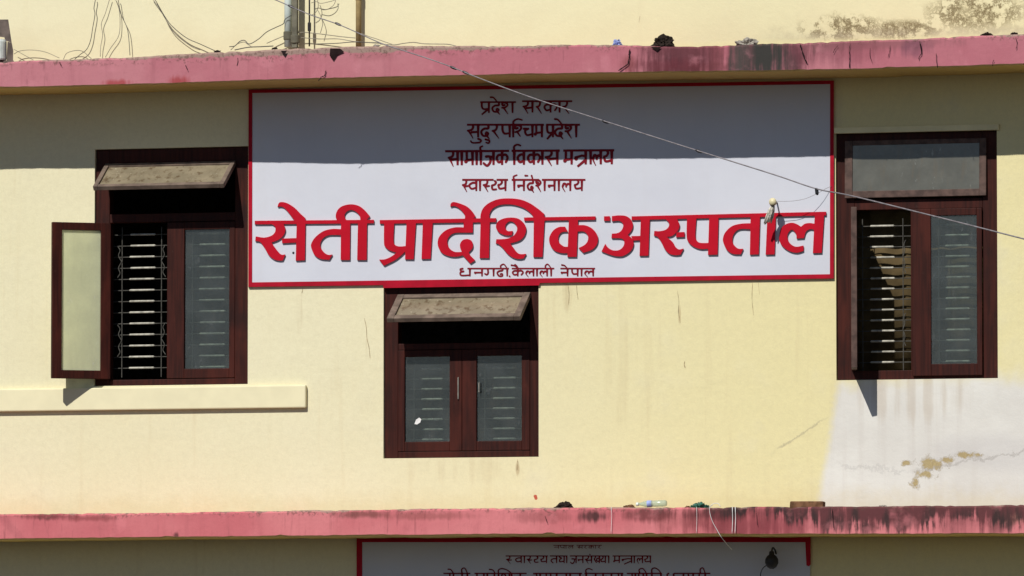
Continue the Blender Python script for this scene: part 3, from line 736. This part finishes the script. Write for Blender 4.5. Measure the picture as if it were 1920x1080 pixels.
def pen(L, ox, oy, sc, y0, y1, items, heads, extra=(), w=.205, hw=.165, skew=0.0):
    """draw one line of small lettering; all positions in a local sheet scaled by sc round (ox, oy)"""
    H = y1 - y0
    U = lambda x, y: (ox + x / sc, oy + (y + skew * x) / sc)
    wp = w * H / sc
    for a, b in heads: L.stroke([U(a, y0), U(b, y0)], hw * H / sc)
    for g, xa, xb in items:
        for s in G[g]:
            if s[0] == 'o': L.disc(*U(xa + s[1] * (xb - xa), y0 + s[2] * H), s[3] * H / sc); continue
            tail = s[0] == 'T'; pts = s[1] if tail else s
            if g == 'aa': pts = [(0, 0), (0, 1)]
            P = [U(xa + p[0] * (xb - xa), y0 + p[1] * H) for p in pts]
            if tail: L.stroke(P, wp * .95, wp * .3)
            elif pts[-1][1] == 1 and pts[0][1] == 0: L.stroke(P, wp * 1.12, wp * .75)
            else: L.stroke(P, wp * .95, wp * .8)
    for e in extra: L.stroke([U(*p) for p in e], wp * .85, wp * .6)

def put(L, d0, d1, mat, parent, label):
    o = link('lettering', L.mesh(d0, d1), mat, parent)
    if label: o['label'] = label
    return o

# ------------------------------------------------------------------ the large sign
def slab_px(bm, pts, d0, d1):
    A = [bm.verts.new(at(x, y, d0)) for x, y in pts]; B = [bm.verts.new(at(x, y, d1)) for x, y in pts]
    bm.faces.new(A); bm.faces.new(B[::-1]); n = len(pts)
    for k in range(n): bm.faces.new((A[k], B[k], B[(k + 1) % n], A[(k + 1) % n]))
sg = empty('sign_board', at(1014, 530, .01), 'large white hospital sign with red border and big red lettering between two windows', 'sign', 'hospital name signs')
tl, tr, br, bl = (466, 168), (1563.5, 151), (1563, 522), (465.5, 538)
bm = bmesh.new(); slab_px(bm, [(467, 169), (1562.5, 152), (1562, 521), (466.5, 537)], .003, .015); from_bm('panel', bm, M_white, sg)
bm = bmesh.new()
bw = 7
slab_px(bm, [tl, tr, (tr[0], tr[1] + 6.5), (tl[0], tl[1] + 6.5)], .002, .019)
slab_px(bm, [(bl[0], bl[1] - 8.5), (br[0], br[1] - 8), br, (1012, 530.5), (1011, 535), (719, 540), (718, 534.5), bl], .002, .019)
slab_px(bm, [(tl[0], tl[1] + 6.5), (tl[0] + bw, tl[1] + 6.4), (bl[0] + bw, bl[1] - 8.6), (bl[0], bl[1] - 8.5)], .002, .0188)
slab_px(bm, [(tr[0] - bw, tr[1] + 6.6), (tr[0], tr[1] + 6.5), (br[0], br[1] - 8), (br[0] - bw, br[1] - 7.9)], .002, .0188)
from_bm('border', bm, M_border, sg)
L = Letters(470, 360, 1560, 505)
for ox, polys in BIG.items():
    for P in polys: L.poly([(ox + x / 5.4, 350 + y / 5.4) for x, y in outline(P)])
put(L, .0145, .029, M_red, sg, 'big raised red lettering')
D0, D1 = .0145, .0175
L = Letters(890, 175, 1085, 222)
pen(L, 860, 170, 7.68, 165, 322, [('pra', 318, 435), ('da', 475, 595), ('sha', 612, 775)], [(308, 825)], [[(455, 95), (500, 100), (555, 160)]])
pen(L, 860, 170, 7.68, 152, 316, [('sa', 920, 1062), ('ra', 1115, 1195), ('ka', 1225, 1420), ('aa', 1452, 1452), ('ra', 1495, 1590)], [(912, 1635)])
put(L, D0, D1, M_darkred, sg, None)
L = Letters(865, 218, 1095, 275)
pen(L, 860, 170, 7.68, 490, 672, [('sa', 120, 280), ('da', 315, 445), ('ra', 480, 580), ('pa', 615, 735), ('aa', 785, 785), ('sha_half', 800, 915), ('cha', 930, 1062), ('ma', 1090, 1198), ('pra', 1262, 1358), ('da', 1378, 1505), ('sha', 1525, 1692)],
    [(118, 1228), (1258, 1748)], [[(788, 490), (790, 440), (850, 408), (920, 425)], [(1380, 408), (1430, 420), (1490, 490)], [(275, 690), (320, 715), (300, 745), (200, 750), (170, 720)], [(380, 700), (440, 720), (430, 755), (390, 745)]])
put(L, D0, D1, M_darkred, sg, None)
L = Letters(825, 268, 1160, 318)
pen(L, 820, 265, 10.283, 192, 460, [('sa', 205, 390), ('aa', 470, 470), ('ma', 530, 678), ('aa', 757, 757), ('aa', 838, 838), ('ja', 880, 1082), ('ka', 1135, 1360), ('aa', 1482, 1482), ('va', 1535, 1668), ('ka', 1735, 1985), ('aa', 2025, 2025), ('sa', 2070, 2312),
    ('ma', 2440, 2588), ('ntra', 2650, 2860), ('aa', 2955, 2955), ('la', 2995, 3150), ('ya', 3205, 3362)], [(150, 1385), (1430, 2360), (2428, 3410)],
    [[(835, 190), (828, 125), (875, 95)], [(1482, 190), (1480, 110), (1540, 72), (1610, 95)]], skew=-.006)
put(L, D0, D1, M_darkred, sg, None)
L = Letters(860, 322, 1105, 368)
pen(L, 820, 265, 10.283, 740, 955, [('sa_half', 478, 600), ('va', 600, 750), ('aa', 822, 822), ('sa_half', 878, 1010), ('tha_half', 1045, 1145), ('ya', 1165, 1312), ('aa', 1482, 1482), ('na', 1540, 1668), ('da', 1730, 1860), ('sha', 1890, 2068), ('na', 2130, 2258), ('aa', 2342, 2342), ('la', 2405, 2562), ('ya', 2640, 2785)],
    [(480, 1085), (1140, 1362), (1432, 1965), (2015, 2855)], [[(1482, 740), (1470, 680), (1540, 645)], [(1690, 660), (1745, 662)], [(1815, 655), (1840, 735)]])
put(L, D0, D1, M_darkred, sg, None)
L = Letters(855, 492, 1120, 522)
pen(L, 850, 490, 6.857, 92, 192, [('dha', 85, 212), ('na', 262, 368), ('ga', 400, 517), ('dda', 558, 645), ('aa', 692, 692), ('ka', 755, 900), ('la', 928, 1030), ('aa', 1075, 1075), ('la', 1110, 1205), ('aa', 1257, 1257), ('na', 1378, 1468), ('pa', 1515, 1598), ('aa', 1648, 1648), ('la', 1685, 1797)],
    [(180, 715), (750, 1298), (1375, 1822)], [[(612, 92), (610, 55), (650, 38), (692, 90)], [(740, 48), (790, 58), (832, 92)], [(790, 40), (815, 60), (836, 92)], [(1185, 92), (1185, 55), (1215, 38), (1258, 90)], [(1390, 45), (1430, 55), (1466, 92)], [(722, 190), (728, 198)]], w=.25, hw=.19)
put(L, D0, D1, M_darkred, sg, None)
# a nail hole in the sheet
bm = bmesh.new(); p = at(550, 474, .0155); lathe(bm, [(.008, 0), (.006, .004)], Matrix.Translation(p) @ Matrix.Rotation(R(90), 4, 'X'), 10); from_bm('nail', bm, M_clip, sg)

# ------------------------------------------------------------------ the lower sign
s2 = empty('sign_board', at(1095, 1380, .01), 'lower white sign under the bottom pink sunshade, cut off by the edge of the photo', 'sign', 'hospital name signs')
bm = bmesh.new(); slab_px(bm, [(670, 1006), (1519, 1006), (1519, 1379), (670, 1380)], .003, .015); from_bm('panel', bm, M_white, s2)
bm = bmesh.new()
slab_px(bm, [(668.5, 1006), (1520, 1005), (1520, 1016.5), (668.5, 1016.5)], .002, .019); slab_px(bm, [(668.5, 1016.5), (679, 1016.5), (679, 1380), (668.5, 1380)], .002, .0188)
slab_px(bm, [(1510, 1016.5), (1520, 1016.5), (1520, 1058), (1517, 1062), (1512, 1060)], .002, .0188); slab_px(bm, [(679, 1372), (1519, 1371), (1519, 1379), (679, 1380)], .002, .019)
from_bm('border', bm, M_border, s2)
L = Letters(1030, 1016, 1135, 1036)
pen(L, 820, 1000, 7.11, 160, 205, [('na', 1555, 1615), ('pa', 1635, 1690), ('aa', 1715, 1715), ('la', 1745, 1805), ('sa', 1865, 1930), ('ra', 1950, 1995), ('ka', 2015, 2090), ('aa', 2110, 2110), ('ra', 2135, 2180)], [(1545, 1820), (1855, 2195)], w=.2, hw=.2)
put(L, D0, D1, M_darkred, s2, None)
L = Letters(940, 1034, 1235, 1064)
pen(L, 820, 1000, 7.11, 302, 398, [('sa_half', 915, 995), ('va', 1035, 1118), ('aa', 1160, 1160), ('sa_half', 1190, 1265), ('tha_half', 1290, 1350), ('ya', 1375, 1455), ('ta', 1510, 1590), ('tha', 1615, 1690), ('aa', 1725, 1725), ('ja', 1770, 1850), ('na', 1870, 1940), ('sa', 1965, 2055), ('kha', 2085, 2160), ('ya', 2175, 2240), ('aa', 2285, 2285), ('ma', 2345, 2425), ('ntra', 2455, 2590), ('aa', 2625, 2625), ('la', 2660, 2735), ('ya', 2760, 2840)],
    [(910, 1475), (1500, 1735), (1765, 2295), (2335, 2850)], [[(2030, 278), (2040, 285)]], w=.19, hw=.16)
put(L, D0, D1, M_darkred, s2, None)
L = Letters(825, 1060, 1345, 1120)
pen(L, 820, 1000, 7.11, 534, 700, [('sa', 110, 215), ('ta', 235, 330), ('aa', 400, 400), ('pra', 515, 620), ('aa', 665, 665), ('da', 690, 770), ('aa', 815, 815), ('sha', 850, 960), ('aa', 990, 990), ('ka', 1040, 1170), ('a', 1270, 1370), ('sa_half', 1400, 1480), ('pa', 1500, 1590), ('ta', 1620, 1720), ('aa', 1770, 1770), ('la', 1800, 1900),
    ('aa', 1985, 1985), ('va', 2030, 2110), ('ka', 2140, 2280), ('aa', 2320, 2320), ('sa', 2360, 2460), ('sa', 2545, 2640), ('ma', 2665, 2745), ('aa', 2790, 2790), ('aa', 2860, 2860), ('ta', 2890, 2980), ('dha', 3060, 3150), ('na', 3190, 3280), ('ga', 3310, 3410), ('dda', 3440, 3500), ('aa', 3570, 3570)],
    [(80, 440), (495, 1190), (1300, 1930), (1960, 2480), (2525, 2995), (3150, 3640)],
    [[(140, 478), (180, 485), (215, 534)], [(330, 534), (325, 480), (365, 465), (400, 530)], [(690, 480), (740, 490), (770, 534)], [(815, 534), (815, 490), (860, 470), (930, 490), (990, 534)], [(1985, 534), (1980, 490), (2020, 470), (2070, 490)], [(2700, 534), (2690, 485), (2740, 470), (2790, 534)], [(2860, 534), (2860, 480), (2900, 462), (2950, 490), (2980, 534)], [(3505, 534), (3505, 480), (3540, 462), (3570, 530)]], w=.14, hw=.11)
put(L, D0, D1, M_darkred, s2, None)

# ------------------------------------------------------------------ wires and cables
def cable(name, pts, r, mat, label, cat, group=None, n=5):
    """pts: (photo x, photo y, metres in front of the wall)"""
    P = [at(*p) for p in crom(pts, n)]
    o0 = P[0].copy(); bm = bmesh.new(); tube(bm, [p - o0 for p in P], r * .68, 6)
    o = from_bm(name, bm, mat, smooth=True); o.location = o0
    return tag(o, label, cat, group)
wd = lambda x: 12.0 + (x - 500) * .006
wp_ = [(x, y, wd(x)) for x, y in ((-900, -420), (100, -140), (340, -62), (470, -17), (517, 0), (580, 27), (640, 48), (712, 80), (760, 96), (800, 109), (848, 126), (900, 147), (1000, 184), (1130, 226), (1300, 280), (1450, 327), (1531, 354), (1600, 368), (1750, 405), (1920, 448), (2300, 545), (3200, 760))]
root = empty('service_wire', at(*wp_[6]), 'long pale overhead wire slanting down across the sign to the right', 'wire')
bm = bmesh.new(); P = [at(*p) for p in crom(wp_, 6)]; tube(bm, P, .0027, 6); from_bm('wire', bm, M_wire, root, True)
for x, y, d, dn in ((543, 11, None, 0), (631, 44, None, 0), (847, 126, None, 0), (870, 135, None, 0), (1132, 227, None, 0), (1307, 282, None, 0), (1531, 354, None, 1)):
    d = wd(x) if d is None else d
    p = at(x, y, d); q = at(x + 9, y + 4, d); bm = bmesh.new()
    k = .7
    if dn: tube(bm, [p + Vector((0, 0, .003)), p, p + Vector((.002, 0, -.018)), p + Vector((.004, 0, -.024))], [.003, .007, .007, .003], 8)
    else: tube(bm, [p - (q - p) * .3, p, (p + q) / 2, q], [.0035, .0058, .0058, .0035], 8)
    from_bm('clip', bm, M_clip, root)
# cable anchor hanging in front of the sign
pk = at(1449, 379, .14); root = empty('cable_anchor', at(1449, 379, .03), 'ivory insulator knob with dangling frayed strands in front of the last big letters', 'insulator')
bm = bmesh.new(); tube(bm, [Vector((pk.x, -.016, pk.z + .004)), Vector((pk.x, -.12, pk.z + .004)), pk], .005, 8); from_bm('pin', bm, M_irondark, root)
bm = bmesh.new(); lathe(bm, [(.008, -.024), (.02, -.018), (.025, -.004), (.024, .010), (.016, .022), (.006, .027)], Matrix.Translation(pk) @ Matrix.Rotation(R(-14), 4, 'Y') , 18); from_bm('knob', bm, M_ivory, root, True)
bm = bmesh.new(); random.seed(3)
a, b = at(1449, 386, .14), at(1438.5, 418, .14)
for k in range(11):
    u = (k - 5) / 5; o1 = Vector((u * .016, random.uniform(-.012, .012), 0)); o2 = Vector((u * .021, random.uniform(-.014, .014), random.uniform(-.012, .012)))
    tube(bm, [tuple(v) for v in (a + o1 * .5, a + (b - a) * .25 + o1, a + (b - a) * .6 + o2, b + o2)], [.005, .0055, .0055, .004], 6)
from_bm('strand_bundle', bm, M_strand, root, True)
bm = bmesh.new(); tube(bm, [a + Vector((-.012, -.01, .004)), a + Vector((0, -.018, 0)), a + Vector((.012, -.01, .001))], .004, 6); from_bm('binding', bm, M_irondark, root)
cable('branch_wire', [(1456, 377.5, .14), (1485, 377, .13), (1510, 372.5, .11), (1532, 363, .08), (1548, 354, .05), (1559, 349, .021)], .0019, M_wire, 'thin pale wire curving from the ivory insulator to the right border of the sign', 'wire')

CG = 'loose cables on the wall above the upper pink sunshade'
z4 = lambda pts, d, ox=0: [(ox + x / 4, y / 4, d) for x, y in pts]
for pts, d, r, m, lab in (
    ([(712, -20), (715, 0), (705, 60), (712, 110), (695, 210), (680, 300), (650, 370), (600, 410), (560, 445)], .03, .0040, M_cable, 'dark kinked cable hanging down the cream wall, leftmost of the hanging cables'),
    ([(825, -20), (820, 0), (790, 100), (760, 180), (770, 260), (755, 350), (752, 425)], .03, .0034, M_cablep, 'pale cable hanging in an S bend, second from the left of the hanging cables'),
    ([(860, -20), (868, 0), (895, 80), (900, 200), (885, 280), (830, 360), (790, 430)], .025, .0034, M_cablep, 'pale cable bowing out and curling back left beside a straighter dark one'),
    ([(880, -20), (887, 0), (905, 100), (950, 200), (965, 280), (975, 415)], .04, .0036, M_cable, 'dark smooth cable hanging nearly straight to the pink edge'),
    ([(1140, -20), (1150, 0), (1215, 90), (1260, 180), (1320, 260), (1430, 345), (1500, 375)], .025, .0034, M_cablep, 'lower of two cables swooping down to the right toward the posts'),
    ([(1155, -20), (1165, 0), (1240, 130), (1300, 205), (1400, 285), (1500, 330), (1610, 380)], .04, .0040, M_cable, 'upper of two cables swooping down to the right, ending at a dark knot'),
    ([(476, 445), (500, 400), (560, 380), (620, 385), (685, 440)], .04, .0034, M_cablep, 'small arched loop of cable on the pink edge beside the kinked cable'),
    ([(105, 405), (150, 382), (240, 375), (340, 390), (445, 435)], .05, .0032, M_cablep, 'low arched cable lying right of the metal hood'),
    ([(105, 370), (150, 395), (195, 420), (250, 450)], .05, .0030, M_cablep, 'short faint cable sloping down right of the metal hood')):
    cable('cable', z4(pts, d), r, m, lab, 'cable', CG)
for pts, d, r, m, lab in (
    ([(-40, 350), (0, 345), (40, 310), (75, 303), (110, 330), (180, 292), (240, 240), (310, 205), (365, 178), (378, 145), (435, 108)], .10, .0042, M_cable, 'dark cable climbing in bends to the grey post'),
    ([(-30, 375), (20, 330), (70, 315), (95, 330), (125, 350)], .10, .0036, M_cablep, 'short doubled cable bend left of the grey post'),
    ([(0, 375), (100, 355), (200, 350), (290, 345)], .44, .0050, M_cable, 'thick dark cable lying along the edge left of the grey post'),
    ([(240, 325), (320, 290), (400, 260), (500, 243), (600, 250), (700, 262), (800, 275), (905, 285)], .07, .0040, M_cablep, 'cable running level behind the grey post to the tan pipe'),
    ([(500, 282), (640, 292), (780, 292), (905, 312), (1090, 322)], .09, .0040, M_cablep, 'pale cable passing low behind the tan pipe'),
    ([(600, 330), (760, 325), (905, 315), (1095, 325)], .30, .0040, M_cable, 'dark cable lying under the others by the foot of the tan pipe'),
    ([(612, -20), (620, 0), (627, 45), (610, 90), (580, 112)], .05, .0034, M_cablep, 'curled cable end right of the thin black rod'),
    ([(575, 22), (610, 12), (645, 25), (700, 15), (745, 2), (760, -20)], .04, .0030, M_cablep, 'wavy thin cable crossing near the top edge by the black rod'),
    ([(635, 62), (690, 70), (735, 45), (755, 10), (750, -20)], .04, .0030, M_cablep, 'looping thin cable hanging between the black rod and tan pipe'),
    ([(622, 75), (645, 120), (660, 175), (652, 215), (643, 248)], .05, .0034, M_cablep, 'short cable dropping to the level cables right of the black rod'),
    ([(950, 252), (1010, 275), (1060, 290), (1110, 308), (1180, 332)], .12, .0036, M_cablep, 'pale cable slanting down right of the tan pipe'),
    ([(1090, 330), (1200, 336), (1260, 326), (1340, 318), (1420, 328), (1520, 330), (1600, 332), (1660, 345)], .44, .0042, M_cablep, 'wrinkled cable lying on the pink edge right of the tan pipe')):
    cable('cable', z4(pts, d, 440), r, m, lab, 'cable', CG)

# posts standing on the upper sunshade
def post(name, x0, x1, ybot, d, mat, label, cat, square=False, bands=()):
    p = at((x0 + x1) / 2, ybot, d); r = (x1 - x0) / 2 / 290
    root = empty(name, p, label, cat)
    bm = bmesh.new()
    if square: box(bm, p.x - r, p.x + r, p.y - r, p.y + r, p.z, p.z + 1.3, .004)
    else: lathe(bm, [(r, 0), (r * 1.02, .3), (r, .7), (r, 1.3)], Matrix.Translation(p), 16)
    from_bm('shaft', bm, mat, root, not square)
    for z, k, m in bands:
        bm = bmesh.new(); lathe(bm, [(r * k * .9, 0), (r * k, .006), (r * k, .05), (r * k * .9, .056)], Matrix.Translation(p + Vector((0, 0, z))), 16); from_bm('collar', bm, m, root)
    return root
post('post', 548, 558.5, 90, .09, M_postgrey, 'grey olive post standing on the upper pink sunshade beside a pale blue pipe', 'post', True, [(.03, 1.6, M_postgrey)])
post('pipe', 533, 547.5, 88, .06, M_pipeblue, 'pale blue plastic pipe left of the grey olive post', 'pipe', False, [(.045, 1.25, M_postgrey)])
post('rod', 578.5, 581.5, 87, .07, M_clip, 'thin black rod standing between the grey post and the tan pipe', 'rod', False, [(.10, 2.2, M_clip)])
post('pipe', 667, 677.5, 87, .05, M_posttan, 'tan rusty pipe rising against the upper cream wall right of the black rod', 'pipe', False, [(.30, 1.2, M_posttan)])

# metal hood with a white drum at the left edge of the photo
root = empty('wall_fixture', at(-10, 115, .45), 'rusty metal hood over a white drum at the left edge on the upper sunshade', 'fixture')
bm = bmesh.new(); slab_px(bm, [(-60, 37), (15.5, 36.5), (19, 60), (22, 80), (10, 76), (8, 70), (-60, 62)], .38, .41); from_bm('hood', bm, M_hood, root)
p = at(-6, 113, .42); bm = bmesh.new(); lathe(bm, [(.060, 0), (.064, .01), (.064, .12), (.058, .135)], Matrix.Translation(p), 24); from_bm('drum', bm, M_whitecyl, root, False)
bm = bmesh.new(); slab_px(bm, [(14, 78), (22, 80), (25, 95), (24.5, 115), (12, 116)], .36, .42); from_bm('bracket', bm, M_hood, root)
bm = bmesh.new(); slab_px(bm, [(-60, 113), (26, 113.5), (26, 119), (-60, 121)], .34, .44); from_bm('base_plate', bm, M_hood, root)

# ------------------------------------------------------------------ rubbish on the sunshades
def lump(name, px, py, d, sx, sy, sz, mat, label, cat, seed, group=None, rough=.35):
    p = at(px, py, d); bm = bmesh.new(); bmesh.ops.create_icosphere(bm, subdivisions=4, radius=1)
    for v in bm.verts:
        n = v.co.normalized(); k = 1 + rough * mnoise.noise(n * 1.7 + Vector((seed, 0, 0))) + rough * .7 * mnoise.noise(n * 4.3 + Vector((0, seed, 0)))
        v.co = Vector((n.x * sx * k, n.y * sy * k, max(-.15, n.z) * sz * k + .15 * sz))
    o = from_bm(name, bm, mat); o.location = p; return tag(o, label, cat, group)
lump('rubbish_lump', 1243, 87, .48, .075, .06, .058, M_lump, 'black charred lump on top of the upper pink sunshade', 'rubbish', 2.6, rough=.45)
lump('rubbish_lump', 1059, 953.5, .47, .052, .05, .036, M_lump, 'small black lump on top of the lower pink sunshade', 'rubbish', 5.3, rough=.4)
lump('plastic_scrap', 1157, 85, .48, .026, .03, .030, M_blue, 'pale blue plastic scrap on the upper pink sunshade near the black lump', 'rubbish', 9.1, rough=.8)
lump('foil_scrap', 1312, 952, .49, .040, .03, .022, M_green, 'dark green crumpled foil on the lower sunshade left of the brick', 'rubbish', 3.7, rough=.9)
for k, (px, py, d, s, m, lab) in enumerate(((1850, 67, .46, .03, M_lump, 'dark pebble of mortar on the upper sunshade near the right corner'), (1902, 65, .46, .022, M_lump, 'small dark mortar crumb at the right end of the upper sunshade'),
        (408, 98, .46, .020, M_lump, 'dark knot of dirt on the upper sunshade where two cables land'), (515, 92, .46, .016, M_lump, 'small dark clod on the upper sunshade just left of the posts'),
        (1400, 85, .45, .06, M_cement, 'flat grey mortar heap above the black stain on the upper sunshade'), (1655, 951, .46, .022, M_cement, 'small grey mortar crumb on the lower sunshade below the open leaf'), (1290, 952, .47, .018, M_brick, 'small brown crumb beside the green foil'),
        (706, 87, .47, .018, M_cement, 'pale mortar lump right of the tan pipe foot'), (1180, 953, .47, .03, M_brick, 'reddish brown crumb left of the plastic bottle'))):
    lump('mortar_crumb', px, py, d, s, s * .8, s * .55, m, lab, 'rubble', 11.3 + k * 2.7, 'crumbs of mortar on the sunshades', .6)
# brick
p0, p1 = at(1483, 953, .47), at(1545, 940, .47); bm = bmesh.new()
pc = (p0 + p1) / 2
box(bm, p0.x - pc.x, p1.x - pc.x, -.05, .05, 0, p1.z - p0.z + .012, .006, Matrix.Rotation(R(4), 4, 'Z'))
for v in bm.verts: v.co += Vector((mnoise.noise(v.co * 30), mnoise.noise(v.co * 30 + Vector((5, 0, 0))), mnoise.noise(v.co * 30 + Vector((0, 7, 0))))) * .004
o = from_bm('brick', bm, M_brick); o.location = Vector((pc.x, pc.y, p0.z - .012)); tag(o, 'weathered brown brick lying on the lower pink sunshade', 'brick')
# bottle lying on its side
pb_ = at(1193, 945.5, .475); pe = at(1250, 943.5, .475)
ax = (pe - pb_); Lb = ax.length; Mx = Matrix.Translation(pb_) @ ax.to_track_quat('Z', 'Y').to_matrix().to_4x4()
root = empty('plastic_bottle', pb_, 'clear plastic bottle lying on the lower pink sunshade', 'bottle')
bm = bmesh.new(); lathe(bm, [(.009, .016), (.010, .03), (.018, .055), (.021, .07), (.0195, .10), (.021, .13), (.021, Lb - .012), (.016, Lb)], Mx, 18); from_bm('body', bm, M_bottle, root, True)
bm = bmesh.new(); lathe(bm, [(.011, 0), (.012, .004), (.012, .014), (.010, .016)], Mx, 14); from_bm('cap', bm, M_whitecyl, root)
bm = bmesh.new(); lathe(bm, [(.0212, .072), (.0216, .075), (.0216, .098), (.0212, .101)], Mx, 18); from_bm('sleeve', bm, M_blue, root)
# strings over the lower edge
SG = 'pale strings hanging over the lower sunshade'
cable('string', [(1336, 947, .49), (1331, 950, .56), (1331, 962, .567), (1336, 978, .567), (1344, 993, .567), (1353, 1008, .56), (1366, 1024, .45), (1372, 1030, .4)], .0024, M_string, 'curved pale string trailing off the lower sunshade down over the lower sign', 'string', SG)
cable('string', [(1332, 950, .50), (1337, 944.5, .50), (1346, 944, .50), (1351, 950, .50)], .003, M_string, 'tiny loop of pale string on top of the lower sunshade', 'string', SG)
for x, lab, r in ((1373, 'left strand of the white pair hanging down the lower sunshade face', .0034), (1378.5, 'right strand of the white pair hanging down the lower sunshade face', .0034), (1306, 'thin pale string straight down the lower sunshade below the green foil', .0020), (1146, 'thin white string down the lower sunshade left of the bottle', .0022)):
    cable('string', [(x, 951, .45), (x + .2, 953, .565), (x + .6, 975, .567), (x - .4, 1000, .567)], r, M_string, lab, 'string', SG)
# lamp holder on the lower sign
root = empty('lamp', at(1447, 1050, .02), 'small black round lamp fixed to the lower sign near its broken corner', 'lamp')
p = at(1447, 1052, .14)
bm = bmesh.new(); lathe(bm, [(.012, -.05), (.030, -.038), (.043, -.012), (.042, .012), (.030, .032), (.018, .040), (.016, .06), (.01, .064)], Matrix.Translation(p), 20); from_bm('shade', bm, M_clip, root, True)
bm = bmesh.new(); tube(bm, crom([tuple(v) for v in (p + Vector((0, 0, .06)), p + Vector((0, .03, .085)), p + Vector((0, .09, .075)), p + Vector((0, .125, .05)))], 5), .006, 8); from_bm('arm', bm, M_clip, root, True)
bm = bmesh.new(); tube(bm, [at(x, y, d) for x, y, d in crom([(1440, 1058, .14), (1430, 1066, .10), (1426, 1078, .05), (1427, 1095, .03)], 5)], .003, 6); from_bm('cord', bm, M_clip, root, True)
